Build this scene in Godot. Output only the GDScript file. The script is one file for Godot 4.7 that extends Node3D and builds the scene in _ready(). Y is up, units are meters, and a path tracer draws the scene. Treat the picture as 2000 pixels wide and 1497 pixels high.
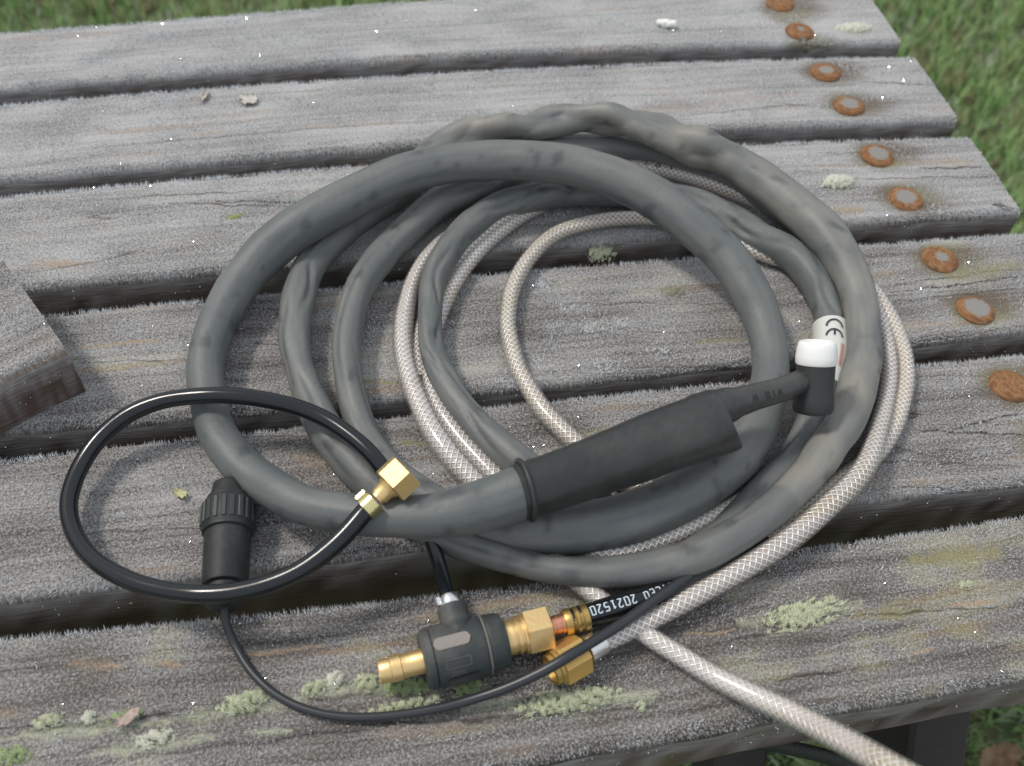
extends Node3D
# A welding torch with its hoses lying coiled on a frosty picnic table, grey winter daylight.

const TOP := 0.72
var grain := FastNoiseLite.new()
var rough_noise := FastNoiseLite.new()
var used := {}
var mat := {}
var rng := RandomNumberGenerator.new()


func _ready() -> void:
	# ---- camera, sky, sun, exposure
	var cam := Camera3D.new()
	cam.name = "camera"
	cam.position = Vector3(0, TOP + 0.4315, 0)
	cam.rotation_order = EULER_ORDER_YXZ
	cam.rotation = Vector3(-0.8997, -0.2179, 0.0764)
	cam.fov = 42.901
	cam.near = 0.02
	cam.far = 60.0
	var lens := CameraAttributesPhysical.new()
	lens.frustum_focal_length = 30.541
	lens.frustum_focus_distance = 0.52
	lens.frustum_near = 0.02
	lens.frustum_far = 60.0
	lens.exposure_aperture = 8.0
	cam.attributes = lens
	add_child(cam)
	cam.fov = 42.901

	var env := Environment.new()
	env.background_mode = Environment.BG_SKY
	var sky_mat := ProceduralSkyMaterial.new()
	sky_mat.sky_top_color = Color(0.82, 0.85, 0.89)
	sky_mat.sky_horizon_color = Color(0.76, 0.78, 0.80)
	sky_mat.sky_curve = 0.3
	sky_mat.ground_bottom_color = Color(0.22, 0.25, 0.18)
	sky_mat.ground_horizon_color = Color(0.45, 0.48, 0.42)
	sky_mat.sun_angle_max = 60.0
	sky_mat.sun_curve = 0.3
	var sky := Sky.new()
	sky.sky_material = sky_mat
	env.sky = sky
	env.tonemap_mode = Environment.TONE_MAPPER_LINEAR
	env.tonemap_exposure = 1.14
	env.sdfgi_enabled = true
	env.ssao_enabled = true
	env.ssil_enabled = true
	var we := WorldEnvironment.new()
	we.name = "world_environment"
	we.environment = env
	add_child(we)
	var sun := DirectionalLight3D.new()
	sun.name = "sun"
	sun.light_energy = 0.6
	sun.light_angular_distance = 10.0
	sun.light_color = Color(1.0, 0.975, 0.94)
	sun.shadow_enabled = true
	sun.look_at_from_position(Vector3(-0.85, 1.45, -0.5), Vector3.ZERO)
	add_child(sun)

	rng.seed = 11
	grain.seed = 3
	grain.frequency = 1.0
	grain.fractal_type = FastNoiseLite.FRACTAL_NONE
	rough_noise.seed = 8
	rough_noise.frequency = 1.0
	rough_noise.fractal_octaves = 3
	materials()
	lawn()
	table()
	timber_offcut()
	torch()
	braided_hoses()
	coupling()
	control_cable()
	lichens()
	small_bits()


# ------------------------------------------------------------------ helpers

func numbered(called: String) -> String:
	var k: int = used.get(called, -1) + 1
	used[called] = k
	return called if k == 0 else "%s_%03d" % [called, k]


func thing(called: String, label: String, category: String, at := Vector3.ZERO, group := "") -> Node3D:
	var o := Node3D.new()
	o.name = numbered(called)
	o.position = at
	o.set_meta("label", label)
	o.set_meta("category", category)
	if group:
		o.set_meta("group", group)
	add_child(o)
	return o


func part(called: String, mesh: Mesh, m: Material, parent: Node3D) -> MeshInstance3D:
	# shapes are computed in world places; a part of a thing is set back by the place of the thing's base
	var o := MeshInstance3D.new()
	o.name = called
	o.mesh = mesh
	o.material_override = m
	if parent != self and parent.has_meta("category"):
		o.position = -parent.position
	parent.add_child(o, true)
	return o


func single(called: String, mesh: Mesh, m: Material, label: String, category: String, group := "") -> MeshInstance3D:
	var o := MeshInstance3D.new()
	o.name = numbered(called)
	o.mesh = mesh
	o.material_override = m
	o.set_meta("label", label)
	o.set_meta("category", category)
	if group:
		o.set_meta("group", group)
	add_child(o)
	return o


func n3(p: Vector3, f: float) -> float:
	return grain.get_noise_3d(p.x * f, p.y * f, p.z * f)


func plain(c: Color, r := 0.6, metal := 0.0) -> StandardMaterial3D:
	# c is a linear real-world base colour
	var m := StandardMaterial3D.new()
	m.albedo_color = c.linear_to_srgb()
	m.roughness = r
	m.metallic = metal
	return m


func tinted(r := 0.6, metal := 0.0) -> StandardMaterial3D:
	var m := plain(Color(1, 1, 1), r, metal)
	m.vertex_color_use_as_albedo = true
	return m


func materials() -> void:
	var bump := NoiseTexture2D.new()
	bump.width = 512
	bump.height = 512
	bump.seamless = true
	var bn := FastNoiseLite.new()
	bn.seed = 21
	bn.frequency = 0.02
	bn.fractal_octaves = 5
	bump.noise = bn
	var rub := tinted(0.52)
	rub.heightmap_enabled = true
	rub.heightmap_texture = bump
	rub.heightmap_scale = 0.018
	rub.uv1_triplanar = true
	rub.uv1_scale = Vector3(18, 18, 18)
	mat.rubber = rub
	var hs := tinted(0.37)
	hs.heightmap_enabled = true
	hs.heightmap_texture = bump
	hs.heightmap_scale = 0.014
	hs.uv1_triplanar = true
	hs.uv1_scale = Vector3(14, 14, 14)
	mat.handle = hs
	mat.moulded = plain(Color(0.03, 0.032, 0.032), 0.5)
	mat.moulded_tint = tinted(0.58)
	mat.gloss = plain(Color(0.008, 0.010, 0.012), 0.2)
	mat.cable = plain(Color(0.026, 0.029, 0.033), 0.36)
	mat.power = plain(Color(0.008, 0.009, 0.010), 0.22)
	mat.ceramic = plain(Color(0.86, 0.85, 0.82), 0.35)
	mat.brass = metal_mat(Color(0.66, 0.43, 0.15), 0.5, bump)
	mat.brass.metallic = 0.8
	mat.brass_bright = metal_mat(Color(0.80, 0.57, 0.27), 0.42, bump)
	mat.brass_bright.metallic = 0.85
	mat.brass_aged = metal_mat(Color(0.50, 0.35, 0.13), 0.45, bump)
	mat.zinc_yellow = metal_mat(Color(0.78, 0.68, 0.34), 0.25, bump)
	mat.copper = metal_mat(Color(0.74, 0.36, 0.23), 0.42, bump)
	mat.zinc = metal_mat(Color(0.80, 0.80, 0.80), 0.25, bump)
	mat.core = tinted(0.45)
	mat.thread = plain(Color(0.90, 0.87, 0.83), 0.3, 0.35)
	var wall := StandardMaterial3D.new()
	wall.albedo_color = Color(0.86, 0.83, 0.80, 0.08)
	wall.transparency = BaseMaterial3D.TRANSPARENCY_ALPHA
	wall.roughness = 0.1
	mat.clear_wall = wall
	mat.white_print = plain(Color(0.62, 0.72, 0.78), 0.5)
	mat.dark_print = plain(Color(0.05, 0.04, 0.04), 0.6)
	mat.ink = plain(Color(0.02, 0.025, 0.03), 0.5)
	mat.red_ink = plain(Color(0.55, 0.07, 0.06), 0.5)
	mat.label_band = plain(Color(0.60, 0.61, 0.56), 0.2)
	mat.rust = tinted(0.85)
	mat.lichen = tinted(0.85)
	var ice := plain(Color(0.66, 0.675, 0.69), 0.45)
	ice.vertex_color_use_as_albedo = true
	mat.frost = ice
	mat.glint = plain(Color(0.9, 0.91, 0.93), 0.12, 1.0)
	mat.dark_wood = wood_mat(bump)
	var gr := tinted(0.7)
	gr.backlight_enabled = true
	gr.backlight = Color(0.25, 0.3, 0.12)
	mat.grass = gr


func metal_mat(c: Color, r: float, bump: Texture2D) -> StandardMaterial3D:
	var m := plain(c, r, 1.0)
	m.heightmap_enabled = true
	m.heightmap_texture = bump
	m.heightmap_scale = 0.008
	m.uv1_triplanar = true
	m.uv1_scale = Vector3(40, 40, 40)
	return m


func wood_mat(bump: Texture2D) -> StandardMaterial3D:
	var m := tinted(0.8)
	m.heightmap_enabled = true
	m.heightmap_texture = bump
	m.heightmap_scale = 0.06
	m.uv1_triplanar = true
	m.uv1_scale = Vector3(3, 30, 30)
	return m


func build(v: PackedVector3Array, n: PackedVector3Array, i: PackedInt32Array, c := PackedColorArray(), uv := PackedVector2Array()) -> ArrayMesh:
	facing(v, n, i)
	var a := []
	a.resize(Mesh.ARRAY_MAX)
	a[Mesh.ARRAY_VERTEX] = v
	a[Mesh.ARRAY_NORMAL] = n
	a[Mesh.ARRAY_INDEX] = i
	if c.size():
		a[Mesh.ARRAY_COLOR] = c
	if uv.size():
		a[Mesh.ARRAY_TEX_UV] = uv
	var m := ArrayMesh.new()
	m.add_surface_from_arrays(Mesh.PRIMITIVE_TRIANGLES, a)
	return m


func facing(v: PackedVector3Array, n: PackedVector3Array, i: PackedInt32Array) -> void:
	# front faces run clockwise: turn round every triangle that disagrees with its normals
	for k in range(0, i.size(), 3):
		var a := i[k]
		var b := i[k + 1]
		var c := i[k + 2]
		if (v[b] - v[a]).cross(v[c] - v[a]).dot(n[a] + n[b] + n[c]) > 0.0:
			i[k + 1] = c
			i[k + 2] = b


func path_of(ctrl: Array, step: float) -> Dictionary:
	# a smooth run through the control points (x, y, z, radius): places, radii, directions and frames
	var pts := PackedVector3Array()
	var rad := PackedFloat32Array()
	var count := ctrl.size()
	for k in count - 1:
		var a: Vector4 = ctrl[maxi(k - 1, 0)]
		var b: Vector4 = ctrl[k]
		var c: Vector4 = ctrl[k + 1]
		var d: Vector4 = ctrl[mini(k + 2, count - 1)]
		var length := Vector3(b.x - c.x, b.y - c.y, b.z - c.z).length()
		var n := maxi(1, int(ceil(length / step)))
		for j in n:
			var t := float(j) / n
			var q := 0.5 * ((2.0 * b) + (c - a) * t + (2.0 * a - 5.0 * b + 4.0 * c - d) * t * t + (3.0 * b - a - 3.0 * c + d) * t * t * t)
			pts.append(Vector3(q.x, q.y, q.z))
			rad.append(lerpf(b.w, c.w, smoothstep(0.0, 1.0, t)))
	var last: Vector4 = ctrl[count - 1]
	pts.append(Vector3(last.x, last.y, last.z))
	rad.append(last.w)
	for pass_no in 3:   # even out kinks between the control points
		var soft := pts.duplicate()
		for k in range(1, pts.size() - 1):
			soft[k] = pts[k] * 0.5 + (pts[k - 1] + pts[k + 1]) * 0.25
		pts = soft
	var dirs := PackedVector3Array()
	var side := PackedVector3Array()
	var up := PackedVector3Array()
	var at := PackedFloat32Array()
	var s := 0.0
	for k in pts.size():
		var d := (pts[mini(k + 1, pts.size() - 1)] - pts[maxi(k - 1, 0)]).normalized()
		var u := Vector3.UP - d * d.dot(Vector3.UP)
		if u.length() < 0.25:
			u = up[k - 1] - d * d.dot(up[k - 1]) if k else Vector3.BACK
		u = u.normalized()
		dirs.append(d)
		up.append(u)
		side.append(d.cross(u))
		if k:
			s += pts[k].distance_to(pts[k - 1])
		at.append(s)
	return {"pts": pts, "rad": rad, "dirs": dirs, "up": up, "side": side, "at": at, "length": s}


func on_path(p: Dictionary, s: float) -> int:
	var at: PackedFloat32Array = p.at
	return clampi(at.bsearch(s), 0, at.size() - 1)


func tube(p: Dictionary, sides: int, look := {}) -> ArrayMesh:
	# look: dent (share of the radius), dent_size (per metre), squash (height over width), color (Callable of place, share of the length, angle), grow (m), from/to (m)
	var pts: PackedVector3Array = p.pts
	var dent: float = look.get("dent", 0.0)
	var dent_size: float = look.get("dent_size", 60.0)
	var squash: float = look.get("squash", 1.0)
	var grow: float = look.get("grow", 0.0)
	var shrink: float = look.get("scale", 1.0)
	var first := on_path(p, look.get("from", 0.0))
	var end := on_path(p, look.get("to", 1e9))
	var v := PackedVector3Array()
	var uv := PackedVector2Array()
	var idx := PackedInt32Array()
	var col := PackedColorArray()
	var rows := end - first + 1
	var w := sides + 1
	for k in range(first, end + 1):
		for j in w:
			var a := TAU * (j % sides) / sides
			var out_dir: Vector3 = p.up[k] * cos(a) * squash + p.side[k] * sin(a)
			var r: float = p.rad[k] * shrink + grow
			if dent > 0.0:
				var q: Vector3 = pts[k] + out_dir * r
				r *= 1.0 + dent * (n3(q, dent_size) + 0.35 * n3(q, dent_size * 2.7))
				if look.has("folds"):
					r *= 1.0 + look.folds.call(q, p.at[k] / p.length, a)
			v.append(pts[k] + out_dir * r)
			uv.append(Vector2(float(j) / sides, p.at[k]))
	for k in rows - 1:
		for j in sides:
			var a := k * w + j
			idx.append_array([a, a + 1, a + w, a + 1, a + w + 1, a + w])
	# normals from the displaced grid
	var n := PackedVector3Array()
	n.resize(v.size())
	for k in rows:
		for j in w:
			var jj := j % sides
			var du := v[k * w + (jj + 1) % sides] - v[k * w + (jj + sides - 1) % sides]
			var dv := v[mini(k + 1, rows - 1) * w + jj] - v[maxi(k - 1, 0) * w + jj]
			var q := du.cross(dv).normalized()
			if q.dot(v[k * w + jj] - pts[first + k]) < 0.0:
				q = -q
			n[k * w + j] = q
	if look.has("cut"):     # the far end cut off aslant
		var lean: Vector3 = look.cut
		for k in rows:
			var share := smoothstep(p.length - 0.03, p.length, p.at[first + k])
			for j in w:
				v[k * w + j] += p.dirs[first + k] * ((v[k * w + j] - pts[first + k]).dot(lean) * share)
	if look.has("color"):
		for k in rows:
			for j in w:
				col.append(look.color.call(v[k * w + j], p.at[first + k] / p.length, TAU * (j % sides) / sides))
	if look.get("caps", true):
		for e in [0, rows - 1]:
			var c := v.size()
			var d: Vector3 = p.dirs[first + e] * (-1.0 if e == 0 else 1.0)
			v.append(pts[first + e])
			n.append(d)
			uv.append(Vector2.ZERO)
			if col.size():
				col.append(col[e * w])
			for j in w:
				v.append(v[e * w + j])
				n.append(d)
				uv.append(Vector2.ZERO)
				if col.size():
					col.append(col[e * w + j])
			for j in sides:
				idx.append_array([c, c + 1 + j, c + 2 + j] if e == 0 else [c, c + 2 + j, c + 1 + j])
	return build(v, n, idx, col, uv)


func braid(p: Dictionary, share: float, starts: int, lead: float, width: float) -> ArrayMesh:
	# the crossing threads laid inside a clear hose, every thread a ribbon of its own
	var v := PackedVector3Array()
	var n := PackedVector3Array()
	var idx := PackedInt32Array()
	var pts: PackedVector3Array = p.pts
	for turn in [1.0, -1.0]:
		for t in starts:
			var begin := v.size()
			for k in pts.size():
				var a: float = turn * TAU * p.at[k] / lead + TAU * t / starts
				var out_dir: Vector3 = p.up[k] * cos(a) + p.side[k] * sin(a)
				var r: float = p.rad[k] * (share + 0.012 * turn)
				var along: Vector3 = (p.dirs[k] * lead + p.dirs[k].cross(out_dir) * (turn * TAU * r)).normalized()
				var across := along.cross(out_dir) * width * 0.5
				var c: Vector3 = pts[k] + out_dir * r
				v.append(c - across)
				v.append(c + across)
				n.append((out_dir - across.normalized() * 0.9).normalized())
				n.append((out_dir + across.normalized() * 0.9).normalized())
			for k in pts.size() - 1:
				var a := begin + k * 2
				idx.append_array([a, a + 1, a + 2, a + 1, a + 3, a + 2])
	return build(v, n, idx)


func lathe(a: Vector3, dir: Vector3, prof: Array, sides: int, look := {}) -> ArrayMesh:
	# prof: Vector2(distance along the axis, radius). Few sides with flat = true make nuts.
	if look.has("color") and not look.has("ribs"):
		var finer := []
		for k in prof.size() - 1:
			var cut := int(ceil((prof[k + 1] - prof[k]).length() / 0.0016))
			for j in cut:
				finer.append(prof[k].lerp(prof[k + 1], float(j) / cut))
		finer.append(prof[prof.size() - 1])
		prof = finer
	var d := dir.normalized()
	var u := Vector3.UP - d * d.dot(Vector3.UP)
	if u.length() < 0.05:
		u = Vector3.BACK - d * d.dot(Vector3.BACK)
	u = u.normalized().rotated(d, look.get("turn", 0.0))
	var w := d.cross(u)
	var flat: bool = look.get("flat", false)
	var ribs: int = look.get("ribs", 0)
	var rib_from: int = look.get("rib_from", 0)
	var rib_to: int = look.get("rib_to", 0)
	var v := PackedVector3Array()
	var n := PackedVector3Array()
	var idx := PackedInt32Array()
	var col := PackedColorArray()
	for k in prof.size() - 1:
		var p0: Vector2 = prof[k]
		var p1: Vector2 = prof[k + 1]
		var seg := p1 - p0
		var nr := Vector2(-seg.y, seg.x).normalized()   # (along, outward)
		var n0 := nr
		var n1 := nr
		if k > 0:
			var s0: Vector2 = p0 - prof[k - 1]
			var m0 := Vector2(-s0.y, s0.x).normalized()
			if m0.dot(nr) > 0.8:
				n0 = (m0 + nr).normalized()
		if k < prof.size() - 2:
			var s1: Vector2 = prof[k + 2] - p1
			var m1 := Vector2(-s1.y, s1.x).normalized()
			if m1.dot(nr) > 0.8:
				n1 = (m1 + nr).normalized()
		for j in sides:
			var base := v.size()
			for q in [[p0, j, n0], [p0, j + 1, n0], [p1, j, n1], [p1, j + 1, n1]]:
				var pr: Vector2 = q[0]
				var ang: float = TAU * q[1] / sides
				var mid: float = TAU * (j + 0.5) / sides
				var o := u * cos(ang) + w * sin(ang)
				var f := u * cos(mid) + w * sin(mid) if flat else o
				var nn: Vector2 = q[2]
				var r := pr.y
				if ribs and k >= rib_from and k < rib_to:
					r *= 1.0 - (0.0 if fmod(float(q[1]) / sides * ribs + 0.01, 1.0) < 0.2 else 0.0)
				v.append(a + d * pr.x + o * r)
				n.append((d * nn.x + f * nn.y).normalized())
				if look.has("color"):
					col.append(look.color.call(v[v.size() - 1], pr))
			idx.append_array([base, base + 1, base + 2, base + 1, base + 3, base + 2])
	return build(v, n, idx, col)


func strip_on(p: Dictionary, line: Array, width: float, lift: float) -> Dictionary:
	# a flat printed line on a tube: line holds Vector2(distance along, distance round, measured from the top)
	var v := PackedVector3Array()
	var n := PackedVector3Array()
	var idx := PackedInt32Array()
	for k in line.size():
		var here: Vector2 = line[k]
		var d: Vector2 = (line[mini(k + 1, line.size() - 1)] - line[maxi(k - 1, 0)]).normalized()
		var across := Vector2(-d.y, d.x) * width * 0.5
		for q in [here - across, here + across]:
			var at: PackedFloat32Array = p.at
			var s := clampf(q.x, 0.0, p.length - 0.0001)
			var i := clampi(at.bsearch(s) - 1, 0, at.size() - 2)
			var t := (s - at[i]) / maxf(at[i + 1] - at[i], 1e-6)
			var r := lerpf(p.rad[i], p.rad[i + 1], t) + lift
			var a: float = q.y / r
			var u: Vector3 = p.up[i].lerp(p.up[i + 1], t).normalized()
			var sd: Vector3 = p.side[i].lerp(p.side[i + 1], t).normalized()
			var o := u * cos(a) + sd * sin(a)
			v.append(p.pts[i].lerp(p.pts[i + 1], t) + o * r)
			n.append(o)
	for k in line.size() - 1:
		var a := k * 2
		idx.append_array([a, a + 1, a + 2, a + 1, a + 3, a + 2])
	return {"v": v, "n": n, "i": idx}


func strips(p: Dictionary, lines: Array, width: float, lift: float) -> ArrayMesh:
	var v := PackedVector3Array()
	var n := PackedVector3Array()
	var idx := PackedInt32Array()
	for l in lines:
		var one := strip_on(p, l, width, lift)
		for k in one.i:
			idx.append(k + v.size())
		v.append_array(one.v)
		n.append_array(one.n)
	return build(v, n, idx)


const STROKES := {
	"0": [[0.1, 0, 0.9, 0, 0.9, 1, 0.1, 1, 0.1, 0]], "1": [[0.2, 0.75, 0.5, 1, 0.5, 0], [0.2, 0, 0.8, 0]], "2": [[0.1, 0.85, 0.25, 1, 0.8, 1, 0.9, 0.7, 0.1, 0, 0.9, 0]],
	"5": [[0.9, 1, 0.1, 1, 0.1, 0.55, 0.8, 0.55, 0.9, 0.3, 0.75, 0, 0.1, 0]], "O": [[0.1, 0.1, 0.9, 0.1, 0.9, 0.9, 0.1, 0.9, 0.1, 0.1]], "E": [[0.9, 1, 0.1, 1, 0.1, 0, 0.9, 0], [0.1, 0.5, 0.7, 0.5]],
	"C": [[0.9, 1, 0.1, 1, 0.1, 0, 0.9, 0]], ".": [[0.4, 0, 0.6, 0.1]], "I": [[0.5, 0, 0.5, 1]], "P": [[0.15, 0, 0.15, 1, 0.85, 1, 0.85, 0.5, 0.15, 0.5]], "L": [[0.2, 1, 0.2, 0, 0.85, 0]],
	"m": [[0.05, 0, 0.05, 0.7, 0.5, 0.7, 0.5, 0], [0.5, 0.7, 0.95, 0.7, 0.95, 0]], "i": [[0.5, 0, 0.5, 0.6], [0.5, 0.8, 0.5, 0.95]], "n": [[0.15, 0, 0.15, 0.7, 0.85, 0.7, 0.85, 0]],
	"W": [[0, 1, 0.25, 0, 0.5, 0.7, 0.75, 0, 1, 1]], "B": [[0.15, 0, 0.15, 1, 0.8, 1, 0.8, 0.55, 0.15, 0.5], [0.8, 0.5, 0.9, 0.0, 0.15, 0]], "V": [[0.05, 1, 0.5, 0, 0.95, 1]], "r": [[0.2, 0, 0.2, 0.7, 0.8, 0.7]],
}


func lettering(p: Dictionary, words: String, start: float, round_at: float, size: float, pitch: float, sign_dir: float, width: float, lift: float) -> ArrayMesh:
	# stroke letters printed along a tube; sign_dir -1 writes against the run of the tube
	var lines := []
	for k in words.length():
		for stroke in STROKES.get(words[k], []):
			var l := []
			for j in range(0, stroke.size(), 2):
				l.append(Vector2(start + sign_dir * (k * pitch + stroke[j] * pitch * 0.72), round_at + sign_dir * (0.5 - stroke[j + 1]) * size))
			var fine := []
			for j in l.size() - 1:
				for t in 3:
					fine.append(l[j].lerp(l[j + 1], t / 3.0))
			fine.append(l[l.size() - 1])
			lines.append(fine)
	return strips(p, lines, width, lift)


func box(st: SurfaceTool, x: Transform3D, size: Vector3, bevel := 0.002) -> void:
	# a box with chamfered edges
	var h := size * 0.5
	var b := minf(bevel, minf(h.x, minf(h.y, h.z)) * 0.45)
	var faces := []
	for axis in 3:
		for s in [1.0, -1.0]:
			var u := (axis + 1) % 3
			var w := (axis + 2) % 3
			var quad := []
			for c in [[1, 1], [1, -1], [-1, -1], [-1, 1]]:
				var q := Vector3.ZERO
				q[axis] = h[axis] * s
				q[u] = (h[u] - b) * c[0]
				q[w] = (h[w] - b) * c[1]
				quad.append(q)
			var nn := Vector3.ZERO
			nn[axis] = s
			faces.append([quad, nn])
	for e in 3:       # the chamfer along each edge
		var u := (e + 1) % 3
		var w := (e + 2) % 3
		for su in [1.0, -1.0]:
			for sw in [1.0, -1.0]:
				var quad := []
				for c in [[0, 1], [0, -1], [1, -1], [1, 1]]:
					var q := Vector3.ZERO
					q[e] = (h[e] - b) * c[1]
					q[u] = (h[u] - (b if c[0] == 1 else 0.0)) * su
					q[w] = (h[w] - (b if c[0] == 0 else 0.0)) * sw
					quad.append(q)
				var nn := Vector3.ZERO
				nn[u] = su
				nn[w] = sw
				faces.append([quad, nn.normalized()])
	for f in faces:
		var q: Array = f[0]
		var nn: Vector3 = f[1]
		var order := [0, 1, 2, 0, 2, 3]
		if (q[1] - q[0]).cross(q[2] - q[0]).dot(nn) > 0.0:
			order = [0, 2, 1, 0, 3, 2]
		for k in order:
			st.set_normal((x.basis * nn).normalized())
			st.add_vertex(x * q[k])


func boxes(list: Array, bevel := 0.002) -> ArrayMesh:
	var st := SurfaceTool.new()
	st.begin(Mesh.PRIMITIVE_TRIANGLES)
	for b in list:
		box(st, b[0], b[1], bevel)
	return st.commit()


# ------------------------------------------------------------------ ground

func lawn() -> void:
	var im := Image.create(512, 512, false, Image.FORMAT_RGB8)
	for y in 512:
		for x in 512:
			var a := 0.5 + 0.5 * rough_noise.get_noise_2d(x * 0.03, y * 0.03)
			var b := 0.5 + 0.5 * grain.get_noise_2d(x * 0.5, y * 0.5)
			var c := Color(0.05, 0.085, 0.03).lerp(Color(0.10, 0.085, 0.045), clampf(a * 1.3 - 0.25, 0, 1)) * (0.5 + b)
			im.set_pixel(x, y, c.linear_to_srgb())
	var m := plain(Color(1, 1, 1), 0.95)
	m.albedo_texture = ImageTexture.create_from_image(im)
	m.uv1_triplanar = true
	m.uv1_world_triplanar = true
	m.uv1_scale = Vector3(0.8, 0.8, 0.8)
	var v := PackedVector3Array()
	var n := PackedVector3Array()
	var idx := PackedInt32Array()
	for k in 61:
		for j in 61:
			var p := Vector3((j - 30) * 1.0, 0, (k - 30) * 1.0)
			if absf(p.x) < 4 and absf(p.z) < 4:
				p.y = 0.012 * grain.get_noise_2d(p.x * 1.3, p.z * 1.3)
			v.append(p)
			n.append(Vector3.UP)
	for k in 60:
		for j in 60:
			var a := k * 61 + j
			idx.append_array([a, a + 1, a + 61, a + 1, a + 62, a + 61])
	var g := MeshInstance3D.new()
	g.name = "lawn_ground"
	g.mesh = build(v, n, idx)
	g.material_override = m
	g.set_meta("label", "lawn ground under and around the picnic table")
	g.set_meta("category", "ground")
	g.set_meta("kind", "structure")
	add_child(g)
	# tufts of grass
	var tv := PackedVector3Array()
	var tn := PackedVector3Array()
	var ti := PackedInt32Array()
	var tc := PackedColorArray()
	for b in 9:
		var a := rng.randf() * TAU
		var lean := rng.randf_range(0.25, 1.0)
		var tall := rng.randf_range(0.6, 1.0)
		var foot := Vector3(rng.randf_range(-0.22, 0.22), 0, rng.randf_range(-0.22, 0.22))
		var out_dir := Vector3(cos(a), 0, sin(a))
		var across := Vector3(-sin(a), 0, cos(a)) * 0.028
		var begin := tv.size()
		for k in 4:
			var t := k / 3.0
			var c := foot + out_dir * lean * t * t * 0.7 * tall + Vector3.UP * tall * (t - 0.28 * lean * t * t)
			for s in [-1.0, 1.0]:
				tv.append(c + across * s * (1.0 - t * 0.9))
				tn.append((Vector3.UP * 0.7 + out_dir * -0.4 + across.normalized() * s * 0.3).normalized())
				tc.append(Color(1, 1, 1).lerp(Color(1.25, 1.2, 0.9), t) * rng.randf_range(0.9, 1.1))
		for k in 3:
			var q := begin + k * 2
			ti.append_array([q, q + 1, q + 2, q + 1, q + 3, q + 2])
	var mm := MultiMesh.new()
	mm.transform_format = MultiMesh.TRANSFORM_3D
	mm.use_colors = true
	mm.mesh = build(tv, tn, ti, tc)
	var total := 46000
	mm.instance_count = total
	for k in total:
		var p := Vector3(rng.randf_range(-1.5, 2.3), 0, rng.randf_range(-3.0, 0.45))
		var patch := rough_noise.get_noise_2d(p.x * 3.0, p.z * 3.0)
		var s := rng.randf_range(0.028, 0.06) * (1.0 + 0.5 * patch)
		var x := Transform3D(Basis.from_euler(Vector3(rng.randf_range(-0.25, 0.25), rng.randf() * TAU, rng.randf_range(-0.25, 0.25))).scaled(Vector3(s, s * rng.randf_range(0.7, 1.25), s)), p)
		mm.set_instance_transform(k, x)
		var tone := rough_noise.get_noise_2d(p.x * 6.0 + 40.0, p.z * 6.0)
		var c := Color(0.13, 0.27, 0.08).lerp(Color(0.29, 0.42, 0.165), rng.randf())
		if rng.randf() < 0.13 + 0.4 * maxf(0.0, tone):
			c = Color(0.27, 0.215, 0.12).lerp(Color(0.17, 0.17, 0.08), rng.randf())
		if rng.randf() < 0.10:
			c = Color(0.32, 0.38, 0.28)
		mm.set_instance_color(k, c)
	var o := MultiMeshInstance3D.new()
	o.name = "grass"
	o.multimesh = mm
	o.material_override = mat.grass
	o.set_meta("label", "short green lawn grass with dead straw patches behind and below the table")
	o.set_meta("category", "grass")
	o.set_meta("kind", "stuff")
	add_child(o)


# ------------------------------------------------------------------ table

const BOLT_X := [0.3604, 0.363, 0.3638, 0.3663, 0.365, 0.3663, 0.3654, 0.3682, 0.3614, 0.364, 0.3625, 0.365]
const BOLT_Z := [-0.7069, -0.6646, -0.6079, -0.5646, -0.5064, -0.4597, -0.4015, -0.3561, -0.2973, -0.2545, -0.193, -0.15]
const END_X := [0.4432, 0.4447, 0.4434, 0.4441, 0.4436, 0.4447]
const FROST := [0.66, 0.62, 0.54, 0.36, 0.33, 0.18]


func board_at(b: Array, x: float) -> Vector2:
	# far and near edge of a board at x: weathered boards are a little bowed
	var c := clampf(x, -0.3, 0.46)
	return Vector2(b[0] + b[1] + b[2] * c + b[3] * c * c, b[4] + b[5] + b[6] * c + b[7] * c * c + (0.0012 if b[0] > -0.25 else -0.0028))


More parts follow.
